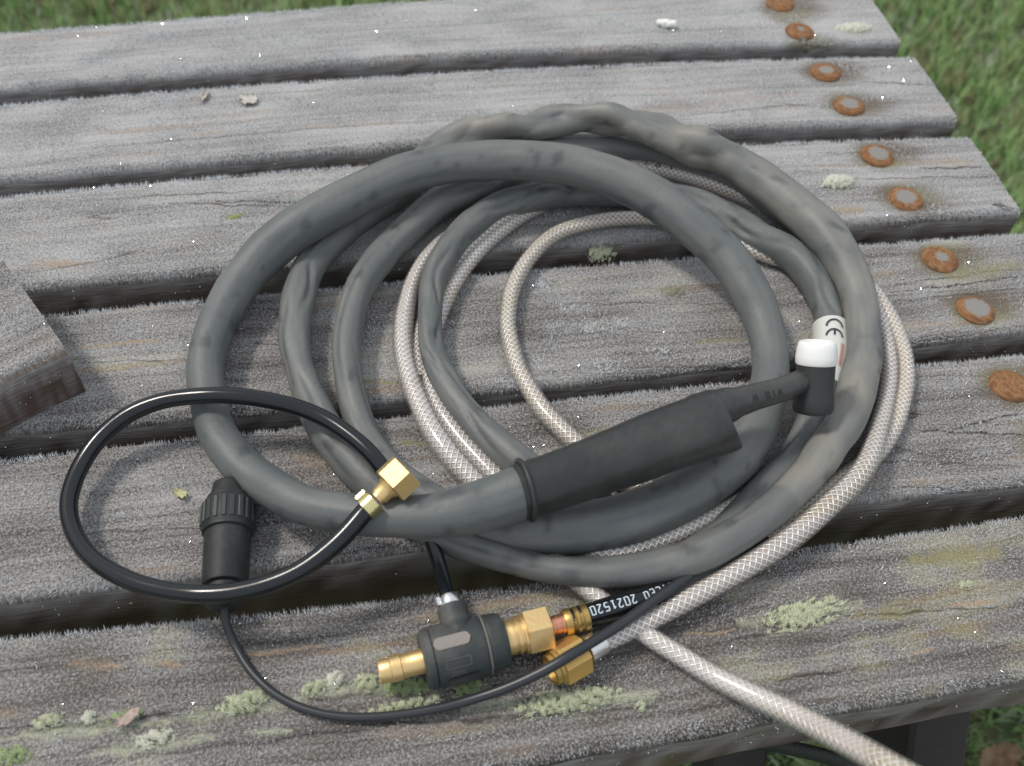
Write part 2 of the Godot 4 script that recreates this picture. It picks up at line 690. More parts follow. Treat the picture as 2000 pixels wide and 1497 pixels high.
func wood_texture(seed_at: float, length: float, wide: float, frost: float, stains: Array, algae: float, strokes := []) -> Array:
	# colour and relief of one weathered board, u along the grain
	var w := 1536
	var h := 176
	var col := PackedByteArray()
	var bmp := PackedByteArray()
	col.resize(w * h * 3)
	bmp.resize(w * h)
	var o := seed_at * 37.7
	for j in h:
		var y := wide * j / h
		for i in w:
			var x := length * i / w
			var warp := grain.get_noise_2d(x * 7.0 + o, y * 16.0) * 0.0025 + grain.get_noise_2d(x * 2.0, y * 9.0 + o) * 0.004
			var yy := y + warp
			var fibre := grain.get_noise_2d(x * 14.0 + o, yy * 900.0)
			var band := grain.get_noise_2d(x * 3.0 - o, yy * 150.0)
			var slow := rough_noise.get_noise_2d(x * 9.0 + o, y * 22.0)
			var fine := grain.get_noise_2d(x * 900.0 + o, y * 900.0)
			var split := absf(grain.get_noise_2d(x * 1.7 + o * 2.0, yy * 62.0))
			var open := clampf(grain.get_noise_2d(x * 5.0 + o, y * 30.0 + 9.0) * 2.4 + 0.25, 0.0, 1.0)
			var crack := clampf(1.0 - split * 30.0, 0.0, 1.0) * open * (0.8 - 0.6 * frost)
			var base := Color(0.044, 0.035, 0.029).lerp(Color(0.134, 0.113, 0.098), clampf(0.45 + 0.26 * band + 0.2 * fibre + 0.3 * slow, 0.0, 1.0))
			var tan_part := clampf((grain.get_noise_2d(x * 4.5 + o * 3.0, yy * 85.0) - 0.47) * 5.0, 0.0, 1.0) * clampf(0.15 + slow * 2.5, 0.0, 1.0)
			base = base.lerp(Color(0.33, 0.215, 0.125), tan_part * 0.45)
			if algae > 0.0:
				var al := clampf((slow + 0.35 * grain.get_noise_2d(x * 40.0, y * 60.0 + o) + algae * smoothstep(0.25, 0.62, x) - 0.40) * 2.0 + 0.25 * fine, 0.0, 0.42)
				base = base.lerp(Color(0.21, 0.19, 0.075), al)
			base = base.lerp(Color(0.035, 0.028, 0.024), crack * 0.9)
			var speck := grain.get_noise_2d(x * 520.0 - o, y * 520.0)
			var f := clampf(frost + 0.26 * slow + 0.42 * fine + 0.26 * speck + 0.06 * fibre + 0.10 * band - crack * 0.6 - tan_part * 0.25, 0.0, 0.9)
			for s in stains:
				var dx: float = x - s.x
				var dy: float = y - s.y
				var r := sqrt(dx * dx * (0.35 if dx > 0.0 else 1.0) + dy * dy * 1.2)
				if r < 0.026:
					var k := smoothstep(0.026, 0.0105, r + 0.004 * slow)
					base = base.lerp(Color(0.10, 0.062, 0.028).lerp(Color(0.14, 0.12, 0.03), clampf(0.5 + slow * 2.0, 0, 1)), k * 0.7)
					f *= 1.0 - 0.75 * k
			var c := base.lerp(Color(0.475, 0.473, 0.468), f).linear_to_srgb()
			var at := (j * w + i) * 3
			col[at] = int(clampf(c.r, 0, 1) * 255.0)
			col[at + 1] = int(clampf(c.g, 0, 1) * 255.0)
			col[at + 2] = int(clampf(c.b, 0, 1) * 255.0)
			bmp[j * w + i] = int(clampf(0.55 + 0.16 * fibre + 0.12 * band + 0.16 * fine * (0.3 + f) - 0.5 * crack, 0, 1) * 255.0)
	for q in strokes:      # splits, bare tan streaks and thicker rime, each where it runs on the board
		var a: Vector2 = q[0]
		var b: Vector2 = q[1]
		var tone: Color = q[3].linear_to_srgb()
		var i0 := clampi(int(minf(a.x, b.x) / length * w), 0, w - 1)
		var i1 := clampi(int(maxf(a.x, b.x) / length * w), 0, w - 1)
		for i in range(i0, i1 + 1):
			var x := length * i / w
			var t := clampf((x - a.x) / (b.x - a.x), 0.0, 1.0)
			var y := lerpf(a.y, b.y, t) + 0.0011 * grain.get_noise_2d(x * 60.0, seed_at + q[2] * 900.0) + 0.0004 * grain.get_noise_2d(x * 260.0, seed_at)
			var half: float = q[2] * (0.35 + 0.65 * sin(PI * clampf(t, 0.03, 0.97))) * (1.0 + 0.6 * grain.get_noise_2d(x * 90.0, 3.0))
			for j in range(maxi(0, int((y - half * 2.0) / wide * h)), mini(h - 1, int((y + half * 2.0) / wide * h) + 1) + 1):
				var dv := (wide * j / h - y) / half
				var k: float = q[4] * exp(-dv * dv) * clampf(1.0 + 0.7 * grain.get_noise_2d(x * 120.0, j * 2.3) + 0.5 * grain.get_noise_2d(x * 800.0, j * 5.0), 0.0, 1.3)
				k = clampf(k, 0.0, 1.0)
				var at := (j * w + i) * 3
				col[at] = int(lerpf(col[at], tone.r * 255.0, k))
				col[at + 1] = int(lerpf(col[at + 1], tone.g * 255.0, k))
				col[at + 2] = int(lerpf(col[at + 2], tone.b * 255.0, k))
				if q[5] != 0.0:
					bmp[j * w + i] = int(clampf(bmp[j * w + i] + q[5] * 255.0 * k, 0.0, 255.0))
	return [ImageTexture.create_from_image(Image.create_from_data(w, h, false, Image.FORMAT_RGB8, col)), ImageTexture.create_from_image(Image.create_from_data(w, h, false, Image.FORMAT_L8, bmp))]


func wood_surface(t: Array) -> StandardMaterial3D:
	var m := plain(Color(1, 1, 1), 0.78)
	m.albedo_texture = t[0]
	m.heightmap_enabled = true
	m.heightmap_texture = t[1]
	m.heightmap_scale = 0.07
	return m


func plank_mesh(edge: Callable, x0: float, x1: float, y: float, thick: float, seed_at: float, u0: float, ulen: float) -> ArrayMesh:
	# two surfaces: 0 the frosted top with its worn round edges, 1 the bare sides, ends and underside
	var prof := []   # across share 0..1, depth below the top, normal(across, up)
	var rb := 0.0055
	for k in 4:
		var a := PI * 0.5 * k / 3.0
		prof.append([0, rb * (1.0 - cos(a)) , rb * (1.0 - sin(a)), Vector2(-cos(a), sin(a))])
	for k in range(1, 9):
		prof.append([1, k / 9.0, 0.0, Vector2(0, 1)])
	for k in 4:
		var a := PI * 0.5 * (3 - k) / 3.0
		prof.append([2, rb * (1.0 - cos(a)), rb * (1.0 - sin(a)), Vector2(cos(a), sin(a))])
	var nx := 110
	var v := PackedVector3Array()
	var n := PackedVector3Array()
	var uv := PackedVector2Array()
	var idx := PackedInt32Array()
	var w := prof.size()
	for i in nx + 1:
		var x := lerpf(x0, x1, float(i) / nx)
		var e: Vector2 = edge.call(x)
		var wob := 0.0009 * grain.get_noise_2d(x * 26.0, seed_at * 5.0)
		var wob2 := 0.0011 * grain.get_noise_2d(x * 21.0, seed_at * 5.0 + 30.0)
		for k in w:
			var q: Array = prof[k]
			var z := 0.0
			if q[0] == 0:
				z = e.x + q[1] + wob
			elif q[0] == 2:
				z = e.y - q[1] + wob2
			else:
				z = lerpf(e.x + rb, e.y - rb, q[1])
			var p := Vector3(x, y - q[2] + 0.0006 * grain.get_noise_2d(x * 30.0, z * 90.0 + seed_at), z)
			v.append(p)
			var nn: Vector2 = q[3]
			n.append(Vector3(0, nn.y, nn.x).normalized())
			uv.append(Vector2((x - u0) / ulen, clampf((z - e.x) / (e.y - e.x), 0.01, 0.99)))
	for i in nx:
		for k in w - 1:
			var a := i * w + k
			idx.append_array([a, a + w, a + 1, a + 1, a + w, a + w + 1])
	var m := build(v, n, idx, PackedColorArray(), uv)
	# sides
	var sv := PackedVector3Array()
	var sn := PackedVector3Array()
	var sc := PackedColorArray()
	var si := PackedInt32Array()
	var front := 1.0 if seed_at > 5.5 and seed_at < 6.5 else 0.0
	for s in 3:
		var begin := sv.size()
		for i in nx + 1:
			var a: Vector3 = v[i * w]
			var b: Vector3 = v[i * w + w - 1]
			var lo := y - thick
			var top_p: Vector3 = [a, b, Vector3(a.x, lo, a.z)][s]
			var bot_p: Vector3 = [Vector3(a.x, lo, a.z), Vector3(b.x, lo, b.z), Vector3(b.x, lo, b.z)][s]
			for k in 5:
				var p := top_p.lerp(bot_p, [0.0, 0.12, 0.28, 0.5, 1.0][k])
				if s == 1 and k > 0 and k < 4:
					p.z += 0.0008 * grain.get_noise_2d(p.x * 60.0, k * 7.0 + seed_at)
				sv.append(p)
				sn.append([Vector3(0, 0, -1), Vector3(0, 0, 1), Vector3(0, -1, 0)][s])
				var t := 0.5 + 0.5 * grain.get_noise_3d(p.x * 9.0, p.y * 260.0, seed_at * 3.0 + p.z * 200.0)
				var c := Color(0.058, 0.034, 0.028).lerp(Color(0.135, 0.092, 0.078), t)
				var gr := clampf(rough_noise.get_noise_3d(p.x * 14.0, p.y * 60.0, seed_at) * 2.2 - 0.25 + 0.5 * (k / 4.0 - 0.4), 0.0, 0.75)
				c = c.lerp(Color(0.10, 0.10, 0.03), gr * (0.8 if front > 0.5 else 0.35))
				var fr := clampf(([0.55, 0.36, 0.2, 0.06, 0.0][k] if front < 0.5 else 0.42 - k * 0.07) + 0.3 * grain.get_noise_2d(p.x * 300.0, p.y * 300.0), 0.0, 1.0)
				c = c.lerp(Color(0.48, 0.48, 0.48), fr)
				sc.append(c)
		for i in nx:
			for k in 4:
				var a := begin + i * 5 + k
				si.append_array([a, a + 1, a + 5, a + 1, a + 6, a + 5])
	for ends in [0, nx]:
		var c := sv.size()
		var d := Vector3(-1 if ends == 0 else 1, 0, 0)
		var ring := []
		for k in w:
			ring.append(v[ends * w + k])
		ring.append(Vector3(ring[w - 1].x, y - thick, ring[w - 1].z))
		ring.append(Vector3(ring[0].x, y - thick, ring[0].z))
		for k in ring.size():
			sv.append(ring[k])
			sn.append(d)
			sc.append(Color(0.13, 0.11, 0.095))
		for k in range(1, ring.size() - 1):
			si.append_array([c, c + k, c + k + 1] if ends == 0 else [c, c + k + 1, c + k])
	facing(sv, sn, si)
	var arr := []
	arr.resize(Mesh.ARRAY_MAX)
	arr[Mesh.ARRAY_VERTEX] = sv
	arr[Mesh.ARRAY_NORMAL] = sn
	arr[Mesh.ARRAY_COLOR] = sc
	arr[Mesh.ARRAY_INDEX] = si
	m.add_surface_from_arrays(Mesh.PRIMITIVE_TRIANGLES, arr)
	return m


func flat_shaded(m: Mesh) -> ArrayMesh:
	var arr := m.surface_get_arrays(0)
	var src: PackedVector3Array = arr[Mesh.ARRAY_VERTEX]
	var idx: PackedInt32Array = arr[Mesh.ARRAY_INDEX]
	var v := PackedVector3Array()
	var n := PackedVector3Array()
	var out := PackedInt32Array()
	for k in range(0, idx.size(), 3):
		var a := src[idx[k]]
		var b := src[idx[k + 1]]
		var c := src[idx[k + 2]]
		var f := (b - a).cross(c - a)
		if f.length() < 1e-14:
			continue
		f = f.normalized()
		if f.dot(a + b + c) < 0.0:
			f = -f
		for q in [a, b, c]:
			out.append(v.size())
			v.append(q)
			n.append(f)
	return build(v, n, out)


func needle_mesh() -> ArrayMesh:
	# one ice needle, 1 unit tall
	var v := PackedVector3Array()
	var n := PackedVector3Array()
	var idx := PackedInt32Array()
	for k in 3:
		var a := TAU * k / 3.0
		var b := TAU * (k + 1) / 3.0
		v.append_array([Vector3(cos(a) * 0.11, 0, sin(a) * 0.11), Vector3(cos(b) * 0.11, 0, sin(b) * 0.11), Vector3(0, 1, 0)])
		var m := (a + b) * 0.5
		for q in 3:
			n.append(Vector3(cos(m), 0.5, sin(m)).normalized())
		idx.append_array([k * 3, k * 3 + 1, k * 3 + 2])
	return build(v, n, idx)


var needle: ArrayMesh


func frost_on(parent: Node3D, edge: Callable, x0: float, x1: float, y: float, amount: float, seed_at: float, turn := Transform3D(), stains := [], clumps := []) -> void:
	# hoar frost: needles standing all over a board's top, longer and denser along its edges
	if needle == null:
		needle = needle_mesh()
	var places: Array[Transform3D] = []
	var shade := PackedColorArray()
	var per_m := int(62000 * (0.6 + amount))
	var total := int((x1 - x0) * per_m)
	for k in total:
		var x := rng.randf_range(x0, x1)
		var e: Vector2 = edge.call(x)
		var z := lerpf(e.x + 0.003, e.y - 0.003, rng.randf())
		var patch := rough_noise.get_noise_2d(x * 16.0 + seed_at * 9.0, z * 45.0)
		var line := grain.get_noise_2d(x * 4.0 + seed_at, z * 260.0)
		if rng.randf() > clampf(0.35 + amount * 0.7 + patch * 1.6 + line * 0.5, 0.05, 1.0):
			continue
		var bare := false
		for s in stains:
			if Vector2(x - s.x, z - s.y).length() < 0.014 + 0.003 * patch:
				bare = true
		if bare:
			continue
		var s := rng.randf_range(0.0008, 0.0019) * (1.0 + 0.5 * patch)
		if rng.randf() < 0.06:
			s *= 1.6
		var b := Basis.from_euler(Vector3(rng.randf_range(-0.6, 0.6), rng.randf() * TAU, rng.randf_range(-0.6, 0.6))).scaled(Vector3.ONE * s)
		places.append(turn * Transform3D(b, Vector3(x, y - 0.0002, z)))
		shade.append(Color(1, 1, 1) * rng.randf_range(0.55, 1.0))
	for q in clumps:
		for k in int(q.z * q.z * 9.0e6):
			var at := Vector2(q.x + rng.randfn(0.0, q.z), q.y + rng.randfn(0.0, q.z * 0.6))
			if rough_noise.get_noise_2d(at.x * 120.0, at.y * 120.0) < -0.05:
				continue
			var b := Basis.from_euler(Vector3(rng.randf_range(-0.7, 0.7), rng.randf() * TAU, rng.randf_range(-0.7, 0.7))).scaled(Vector3.ONE * rng.randf_range(0.0012, 0.0026))
			places.append(turn * Transform3D(b, Vector3(at.x, y - 0.0002, at.y)))
			shade.append(Color(1, 1, 1) * rng.randf_range(0.85, 1.1))
	var rim := int((x1 - x0) * 8500)
	for side in 2:
		for k in rim:
			var x := rng.randf_range(x0, x1)
			if rng.randf() > 0.62 + 0.5 * grain.get_noise_2d(x * 60.0, seed_at * 3.0 + side * 9.0):
				continue
			var e: Vector2 = edge.call(x)
			var z: float = e.x if side == 0 else e.y
			var out_z := -1.0 if side == 0 else 1.0
			var s := rng.randf_range(0.0012, 0.0030) * (0.8 + 0.4 * rng.randf()) * (0.85 + amount * 0.5)
			var dir := Vector3(rng.randf_range(-0.45, 0.45), rng.randf_range(0.15, 1.0), out_z * rng.randf_range(0.2, 1.0)).normalized()
			var sidev := dir.cross(Vector3.RIGHT).normalized()
			var b := Basis(sidev.cross(dir).normalized() * s * 0.62, dir * s, sidev * s * 0.62)
			var down := (0.0042 if side == 0 else 0.0030) * pow(rng.randf(), 1.6)
			var inset := 0.0055 - sqrt(maxf(0.0, 0.00003025 - pow(0.0055 - minf(down, 0.0055), 2)))
			places.append(turn * Transform3D(b, Vector3(x, y - down, z - out_z * inset)))
			shade.append(Color(1, 1, 1) * rng.randf_range(0.7, 1.0))
	# a few clear crystals that catch the light
	var glints := MultiMesh.new()
	glints.transform_format = MultiMesh.TRANSFORM_3D
	var facet := SphereMesh.new()
	facet.radius = 0.00027
	facet.height = 0.0007
	facet.radial_segments = 5
	facet.rings = 2
	glints.mesh = flat_shaded(facet)
	glints.instance_count = int((x1 - x0) * 1500)
	for k in glints.instance_count:
		var x := rng.randf_range(x0, x1)
		var e: Vector2 = edge.call(x)
		var q := Vector3(x, y + 0.0009, lerpf(e.x + 0.002, e.y - 0.002, rng.randf()))
		if rng.randf() < 0.2:
			q = Vector3(x, y - 0.006 - 0.02 * rng.randf(), e.y + 0.0003)
		glints.set_instance_transform(k, turn * Transform3D(Basis.from_euler(Vector3(rng.randf() * TAU, rng.randf() * TAU, rng.randf() * TAU)).scaled(Vector3.ONE * rng.randf_range(0.7, 1.5)), q))
	var gl := MultiMeshInstance3D.new()
	gl.name = "ice_crystals"
	gl.multimesh = glints
	gl.material_override = mat.glint
	gl.set_meta("kind", "stuff")
	parent.add_child(gl, true)
	var mm := MultiMesh.new()
	mm.transform_format = MultiMesh.TRANSFORM_3D
	mm.use_colors = true
	mm.mesh = needle
	mm.instance_count = places.size()
	for k in places.size():
		mm.set_instance_transform(k, places[k])
		mm.set_instance_color(k, shade[k])
	var o := MultiMeshInstance3D.new()
	o.name = "frost"
	o.multimesh = mm
	o.material_override = mat.frost
	o.set_meta("kind", "stuff")
	parent.add_child(o, true)


func table() -> void:
	var t := thing("picnic_table", "weathered grey wooden picnic table covered in hoar frost under the coiled hoses", "table", Vector3(0, 0, -0.42))
	var list := [
		[-0.7387, 0.0055, -0.0679, 0, -0.6506, -0.0019, -0.0246, 0.111],
		[-0.6337, -0.0013, -0.0189, 0.0945, -0.5456, -0.0026, -0.0184, 0.0849],
		[-0.5287, -0.006, -0.0139, 0.096, -0.4406, 0.0001, -0.007, 0.0303],
		[-0.4237, 0.0015, -0.0125, 0.0351, -0.3356, 0.0074, 0.0072, -0.0696],
		[-0.3187, -0.0017, -0.0084, 0.0232, -0.2306, -0.0036, -0.0014, 0.0358],
		[-0.2137, 0.0018, 0.0151, -0.0758, -0.1256, -0.0007, -0.0229, 0]]
	var dark := Color(0.022, 0.018, 0.016)
	var tan_tone := Color(0.36, 0.235, 0.135)
	var pink := Color(0.34, 0.25, 0.20)
	var olive := Color(0.24, 0.21, 0.08)
	var crust := Color(0.40, 0.43, 0.29)
	# board, from, to, half width, tone, strength, relief
	var marks := [
		[1, Vector3(0.3905, 0.72, -0.5921), Vector3(0.4473, 0.72, -0.5817), 0.0006, dark, 0.8, -0.4], [1, Vector3(0.3054, 0.72, -0.5727), Vector3(0.3758, 0.72, -0.5555), 0.0005, dark, 0.6, -0.3], [1, Vector3(0.2028, 0.72, -0.5717), Vector3(0.3325, 0.72, -0.581), 0.006, pink, 0.4, 0.0],
		[1, Vector3(0.2353, 0.72, -0.5625), Vector3(0.3523, 0.72, -0.5684), 0.0005, dark, 0.55, -0.3], [1, Vector3(-0.1197, 0.72, -0.5742), Vector3(-0.0922, 0.72, -0.5744), 0.0016, tan_tone, 0.45, 0.0], [1, Vector3(-0.1761, 0.72, -0.5659), Vector3(0.0026, 0.72, -0.5739), 0.0005, dark, 0.4, -0.2],
		[2, Vector3(0.3914, 0.72, -0.4891), Vector3(0.4386, 0.72, -0.4855), 0.0007, dark, 0.8, -0.4], [2, Vector3(0.3287, 0.72, -0.4855), Vector3(0.4459, 0.72, -0.4725), 0.0005, dark, 0.6, -0.3], [2, Vector3(0.3241, 0.72, -0.5139), Vector3(0.3783, 0.72, -0.5132), 0.0005, dark, 0.5, -0.3],
		[2, Vector3(0.4256, 0.72, -0.4436), Vector3(0.4396, 0.72, -0.439), 0.0020, dark, 1.0, -0.6], [2, Vector3(0.3113, 0.72, -0.4545), Vector3(0.3338, 0.72, -0.4511), 0.0035, tan_tone, 0.5, 0.0], [2, Vector3(0.4097, 0.72, -0.4951), Vector3(0.4318, 0.72, -0.4918), 0.004, tan_tone, 0.35, 0.0],
		[2, Vector3(-0.1229, 0.72, -0.508), Vector3(-0.0483, 0.72, -0.4972), 0.0006, dark, 0.75, -0.4], [2, Vector3(-0.1489, 0.72, -0.5162), Vector3(-0.0613, 0.72, -0.5137), 0.0005, dark, 0.6, -0.3], [2, Vector3(-0.0939, 0.72, -0.507), Vector3(-0.0351, 0.72, -0.5009), 0.0009, dark, 0.7, -0.4], [2, Vector3(-0.2014, 0.72, -0.4621), Vector3(-0.1743, 0.72, -0.4578), 0.0022, tan_tone, 0.5, 0.0],
		[3, Vector3(0.3211, 0.72, -0.3772), Vector3(0.4089, 0.72, -0.3781), 0.0008, dark, 0.85, -0.5], [3, Vector3(0.3167, 0.72, -0.383), Vector3(0.413, 0.72, -0.3859), 0.0005, dark, 0.6, -0.3], [3, Vector3(0.3179, 0.72, -0.3696), Vector3(0.4037, 0.72, -0.3678), 0.0005, dark, 0.6, -0.3], [3, Vector3(0.3626, 0.72, -0.3847), Vector3(0.417, 0.72, -0.3902), 0.006, olive, 0.5, 0.0],
		[3, Vector3(0.3031, 0.72, -0.35), Vector3(0.3611, 0.72, -0.345), 0.003, tan_tone, 0.3, 0.0], [3, Vector3(-0.1709, 0.72, -0.3885), Vector3(-0.1192, 0.72, -0.3897), 0.0013, tan_tone, 0.65, 0.0], [3, Vector3(-0.1879, 0.72, -0.3621), Vector3(-0.137, 0.72, -0.365), 0.0005, dark, 0.5, -0.3], [3, Vector3(-0.1655, 0.72, -0.3769), Vector3(-0.0902, 0.72, -0.3725), 0.0005, dark, 0.5, -0.3],
		[3, Vector3(-0.0113, 0.72, -0.3473), Vector3(0.0116, 0.72, -0.346), 0.0016, olive, 0.7, 0.0], [3, Vector3(0.087, 0.72, -0.396), Vector3(0.228, 0.72, -0.3799), 0.0005, dark, 0.4, -0.2], [3, Vector3(0.08, 0.72, -0.3719), Vector3(0.2246, 0.72, -0.3592), 0.0005, dark, 0.4, -0.2], [3, Vector3(0.185, 0.72, -0.3548), Vector3(0.2161, 0.72, -0.3528), 0.0018, olive, 0.4, 0.0],
		[4, Vector3(0.3139, 0.72, -0.2726), Vector3(0.3601, 0.72, -0.2784), 0.0006, dark, 0.9, -0.5], [4, Vector3(0.2929, 0.72, -0.2738), Vector3(0.3524, 0.72, -0.2635), 0.0007, dark, 0.85, -0.5], [4, Vector3(0.2602, 0.72, -0.2681), Vector3(0.3073, 0.72, -0.252), 0.0006, dark, 0.6, -0.3], [4, Vector3(0.2422, 0.72, -0.2602), Vector3(0.3466, 0.72, -0.2573), 0.0005, dark, 0.5, -0.3], [4, Vector3(0.2641, 0.72, -0.2558), Vector3(0.3397, 0.72, -0.2438), 0.0005, dark, 0.45, -0.3],
		[4, Vector3(-0.1891, 0.72, -0.2662), Vector3(-0.0872, 0.72, -0.2591), 0.0005, dark, 0.55, -0.3], [4, Vector3(-0.1524, 0.72, -0.2568), Vector3(-0.0846, 0.72, -0.2558), 0.0004, dark, 0.45, -0.2], [4, Vector3(-0.0516, 0.72, -0.2991), Vector3(-0.02, 0.72, -0.2919), 0.006, tan_tone, 0.3, 0.0], [4, Vector3(0.0076, 0.72, -0.3006), Vector3(0.0291, 0.72, -0.2965), 0.003, olive, 0.5, 0.0], [4, Vector3(0.1044, 0.72, -0.2945), Vector3(0.1415, 0.72, -0.2934), 0.003, olive, 0.35, 0.0], [4, Vector3(0.2028, 0.72, -0.3203), Vector3(0.3299, 0.72, -0.3068), 0.0005, dark, 0.5, -0.3],
		[5, Vector3(-0.074, 0.72, -0.1935), Vector3(-0.0348, 0.72, -0.192), 0.0011, tan_tone, 0.65, 0.0], [5, Vector3(-0.1496, 0.72, -0.2006), Vector3(-0.1259, 0.72, -0.1953), 0.0026, tan_tone, 0.45, 0.0], [5, Vector3(-0.1147, 0.72, -0.1943), Vector3(-0.099, 0.72, -0.1933), 0.0011, tan_tone, 0.8, 0.0], [5, Vector3(-0.0471, 0.72, -0.1686), Vector3(0.0463, 0.72, -0.1604), 0.0014, dark, 0.85, -0.6], [5, Vector3(-0.1755, 0.72, -0.1768), Vector3(-0.0538, 0.72, -0.1681), 0.0010, dark, 0.7, -0.4],
		[5, Vector3(-0.1101, 0.72, -0.1563), Vector3(-0.0099, 0.72, -0.1509), 0.0008, dark, 0.6, -0.4], [5, Vector3(-0.0232, 0.72, -0.1528), Vector3(0.1105, 0.72, -0.1395), 0.0012, dark, 0.7, -0.4], [5, Vector3(0.1314, 0.72, -0.1721), Vector3(0.1566, 0.72, -0.1717), 0.0009, tan_tone, 0.8, 0.0], [5, Vector3(0.1449, 0.72, -0.1664), Vector3(0.2076, 0.72, -0.17), 0.0007, dark, 0.7, -0.4], [5, Vector3(0.2129, 0.72, -0.17), Vector3(0.2564, 0.72, -0.1665), 0.0022, olive, 0.7, 0.0], [5, Vector3(0.2649, 0.72, -0.1675), Vector3(0.2929, 0.72, -0.1691), 0.0010, tan_tone, 0.8, 0.0], [5, Vector3(0.2371, 0.72, -0.1467), Vector3(0.2476, 0.72, -0.147), 0.0009, tan_tone, 0.7, 0.0],
		[5, Vector3(-0.1749, 0.72, -0.1733), Vector3(-0.1044, 0.72, -0.1693), 0.0030, crust, 0.6, 0.15], [5, Vector3(-0.1044, 0.72, -0.1693), Vector3(-0.0448, 0.72, -0.1692), 0.0034, crust, 0.6, 0.15], [5, Vector3(-0.1357, 0.72, -0.1605), Vector3(-0.0845, 0.72, -0.1589), 0.0028, crust, 0.5, 0.15], [5, Vector3(0.0221, 0.72, -0.1537), Vector3(0.1119, 0.72, -0.1447), 0.0050, crust, 0.6, 0.15],
		[5, Vector3(-0.047, 0.72, -0.1719), Vector3(0.0371, 0.72, -0.1617), 0.0036, crust, 0.55, 0.15], [5, Vector3(0.1578, 0.72, -0.1757), Vector3(0.2233, 0.72, -0.1764), 0.0052, crust, 0.55, 0.15], [5, Vector3(-0.0715, 0.72, -0.1579), Vector3(-0.0518, 0.72, -0.1569), 0.0014, crust, 0.7, 0.15], [5, Vector3(0.2761, 0.72, -0.1797), Vector3(0.2953, 0.72, -0.1794), 0.0012, crust, 0.5, 0.15],
		[5, Vector3(0.256, 0.72, -0.1961), Vector3(0.3054, 0.72, -0.1939), 0.0055, olive, 0.6, 0.0], [5, Vector3(0.2079, 0.72, -0.1707), Vector3(0.2906, 0.72, -0.1645), 0.0006, dark, 0.6, -0.4], [5, Vector3(0.1674, 0.72, -0.1433), Vector3(0.1996, 0.72, -0.1425), 0.0006, dark, 0.7, -0.4],
	]
	var rime := []
	for q in [Vector3(0.1054, 0.72, -0.4068), Vector3(0.1202, 0.72, -0.3879), Vector3(0.1292, 0.72, -0.3703), Vector3(0.1064, 0.72, -0.3729), Vector3(0.1639, 0.72, -0.3461), Vector3(0.1291, 0.72, -0.3417), Vector3(0.0936, 0.72, -0.3448), Vector3(0.1459, 0.72, -0.3683), Vector3(0.0743, 0.72, -0.3358)]:
		rime.append(Vector3(q.x, q.z, 0.0055))
	for k in 6:
		var b: Array = list[k]
		var strokes := []
		for q in marks:
			if q[0] == k:
				strokes.append([Vector2(q[1].x + 0.32, q[1].z - board_at(b, q[1].x).x), Vector2(q[2].x + 0.32, q[2].z - board_at(b, q[2].x).x), q[3], q[4], q[5], q[6]])
		var edge := func(x: float) -> Vector2: return board_at(b, x)
		var stains := []
		var bolts := []
		for q in 2:
			var i := k * 2 + q
			stains.append(Vector2(BOLT_X[i] + 0.32, BOLT_Z[i] - board_at(b, BOLT_X[i]).x))
			bolts.append(Vector2(BOLT_X[i], BOLT_Z[i]))
		var x0 := -0.62
		var mesh := plank_mesh(edge, x0, END_X[k], TOP, 0.04 if k == 5 else (0.062 if k == 4 else 0.05), k + 1.0, -0.32, 0.77)
		var plank := part("plank", mesh, null, t)
		mesh.surface_set_material(0, wood_surface(wood_texture(k + 1.0, 0.77, 0.088, FROST[k], stains, 0.36 if k == 5 else (0.12 if k == 3 else 0.0), strokes)))
		mesh.surface_set_material(1, mat.dark_wood)
		frost_on(plank, edge, maxf(x0, -0.40), END_X[k], TOP, FROST[k], k + 1.0, Transform3D(), bolts, rime if k == 3 else [])
	for k in 10:
		bolt(t, Vector3(BOLT_X[k], TOP, BOLT_Z[k]), k)
	# the underframe
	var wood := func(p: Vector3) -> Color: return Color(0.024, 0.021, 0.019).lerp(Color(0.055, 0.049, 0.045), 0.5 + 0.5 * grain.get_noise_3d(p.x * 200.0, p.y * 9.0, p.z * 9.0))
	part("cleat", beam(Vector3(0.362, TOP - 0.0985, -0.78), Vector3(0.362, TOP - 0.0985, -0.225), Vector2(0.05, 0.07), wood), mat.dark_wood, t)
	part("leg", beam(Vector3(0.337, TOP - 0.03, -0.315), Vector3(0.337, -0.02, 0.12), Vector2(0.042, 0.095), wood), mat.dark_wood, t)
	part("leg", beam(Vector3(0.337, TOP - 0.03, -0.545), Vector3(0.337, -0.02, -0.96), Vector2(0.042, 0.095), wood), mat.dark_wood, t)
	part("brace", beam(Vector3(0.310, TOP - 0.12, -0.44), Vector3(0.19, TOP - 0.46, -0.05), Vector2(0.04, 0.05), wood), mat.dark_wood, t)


func beam(a: Vector3, b: Vector3, size: Vector2, tone: Callable) -> ArrayMesh:
	# a sawn timber between two points; size.x across the table's length, size.y the other way
	var d := (b - a).normalized()
	var sx := Vector3.RIGHT - d * d.x
	if sx.length() < 0.1:
		sx = Vector3.BACK
	sx = sx.normalized()
	var st := SurfaceTool.new()
	st.begin(Mesh.PRIMITIVE_TRIANGLES)
	box(st, Transform3D(Basis(sx, d, sx.cross(d)), (a + b) * 0.5), Vector3(size.x, a.distance_to(b), size.y), 0.003)
	var m := st.commit()
	var arr := m.surface_get_arrays(0)
	var col := PackedColorArray()
	for p in arr[Mesh.ARRAY_VERTEX]:
		col.append(tone.call(p))
	arr[Mesh.ARRAY_COLOR] = col
	var out := ArrayMesh.new()
	out.add_surface_from_arrays(Mesh.PRIMITIVE_TRIANGLES, arr)
	return out


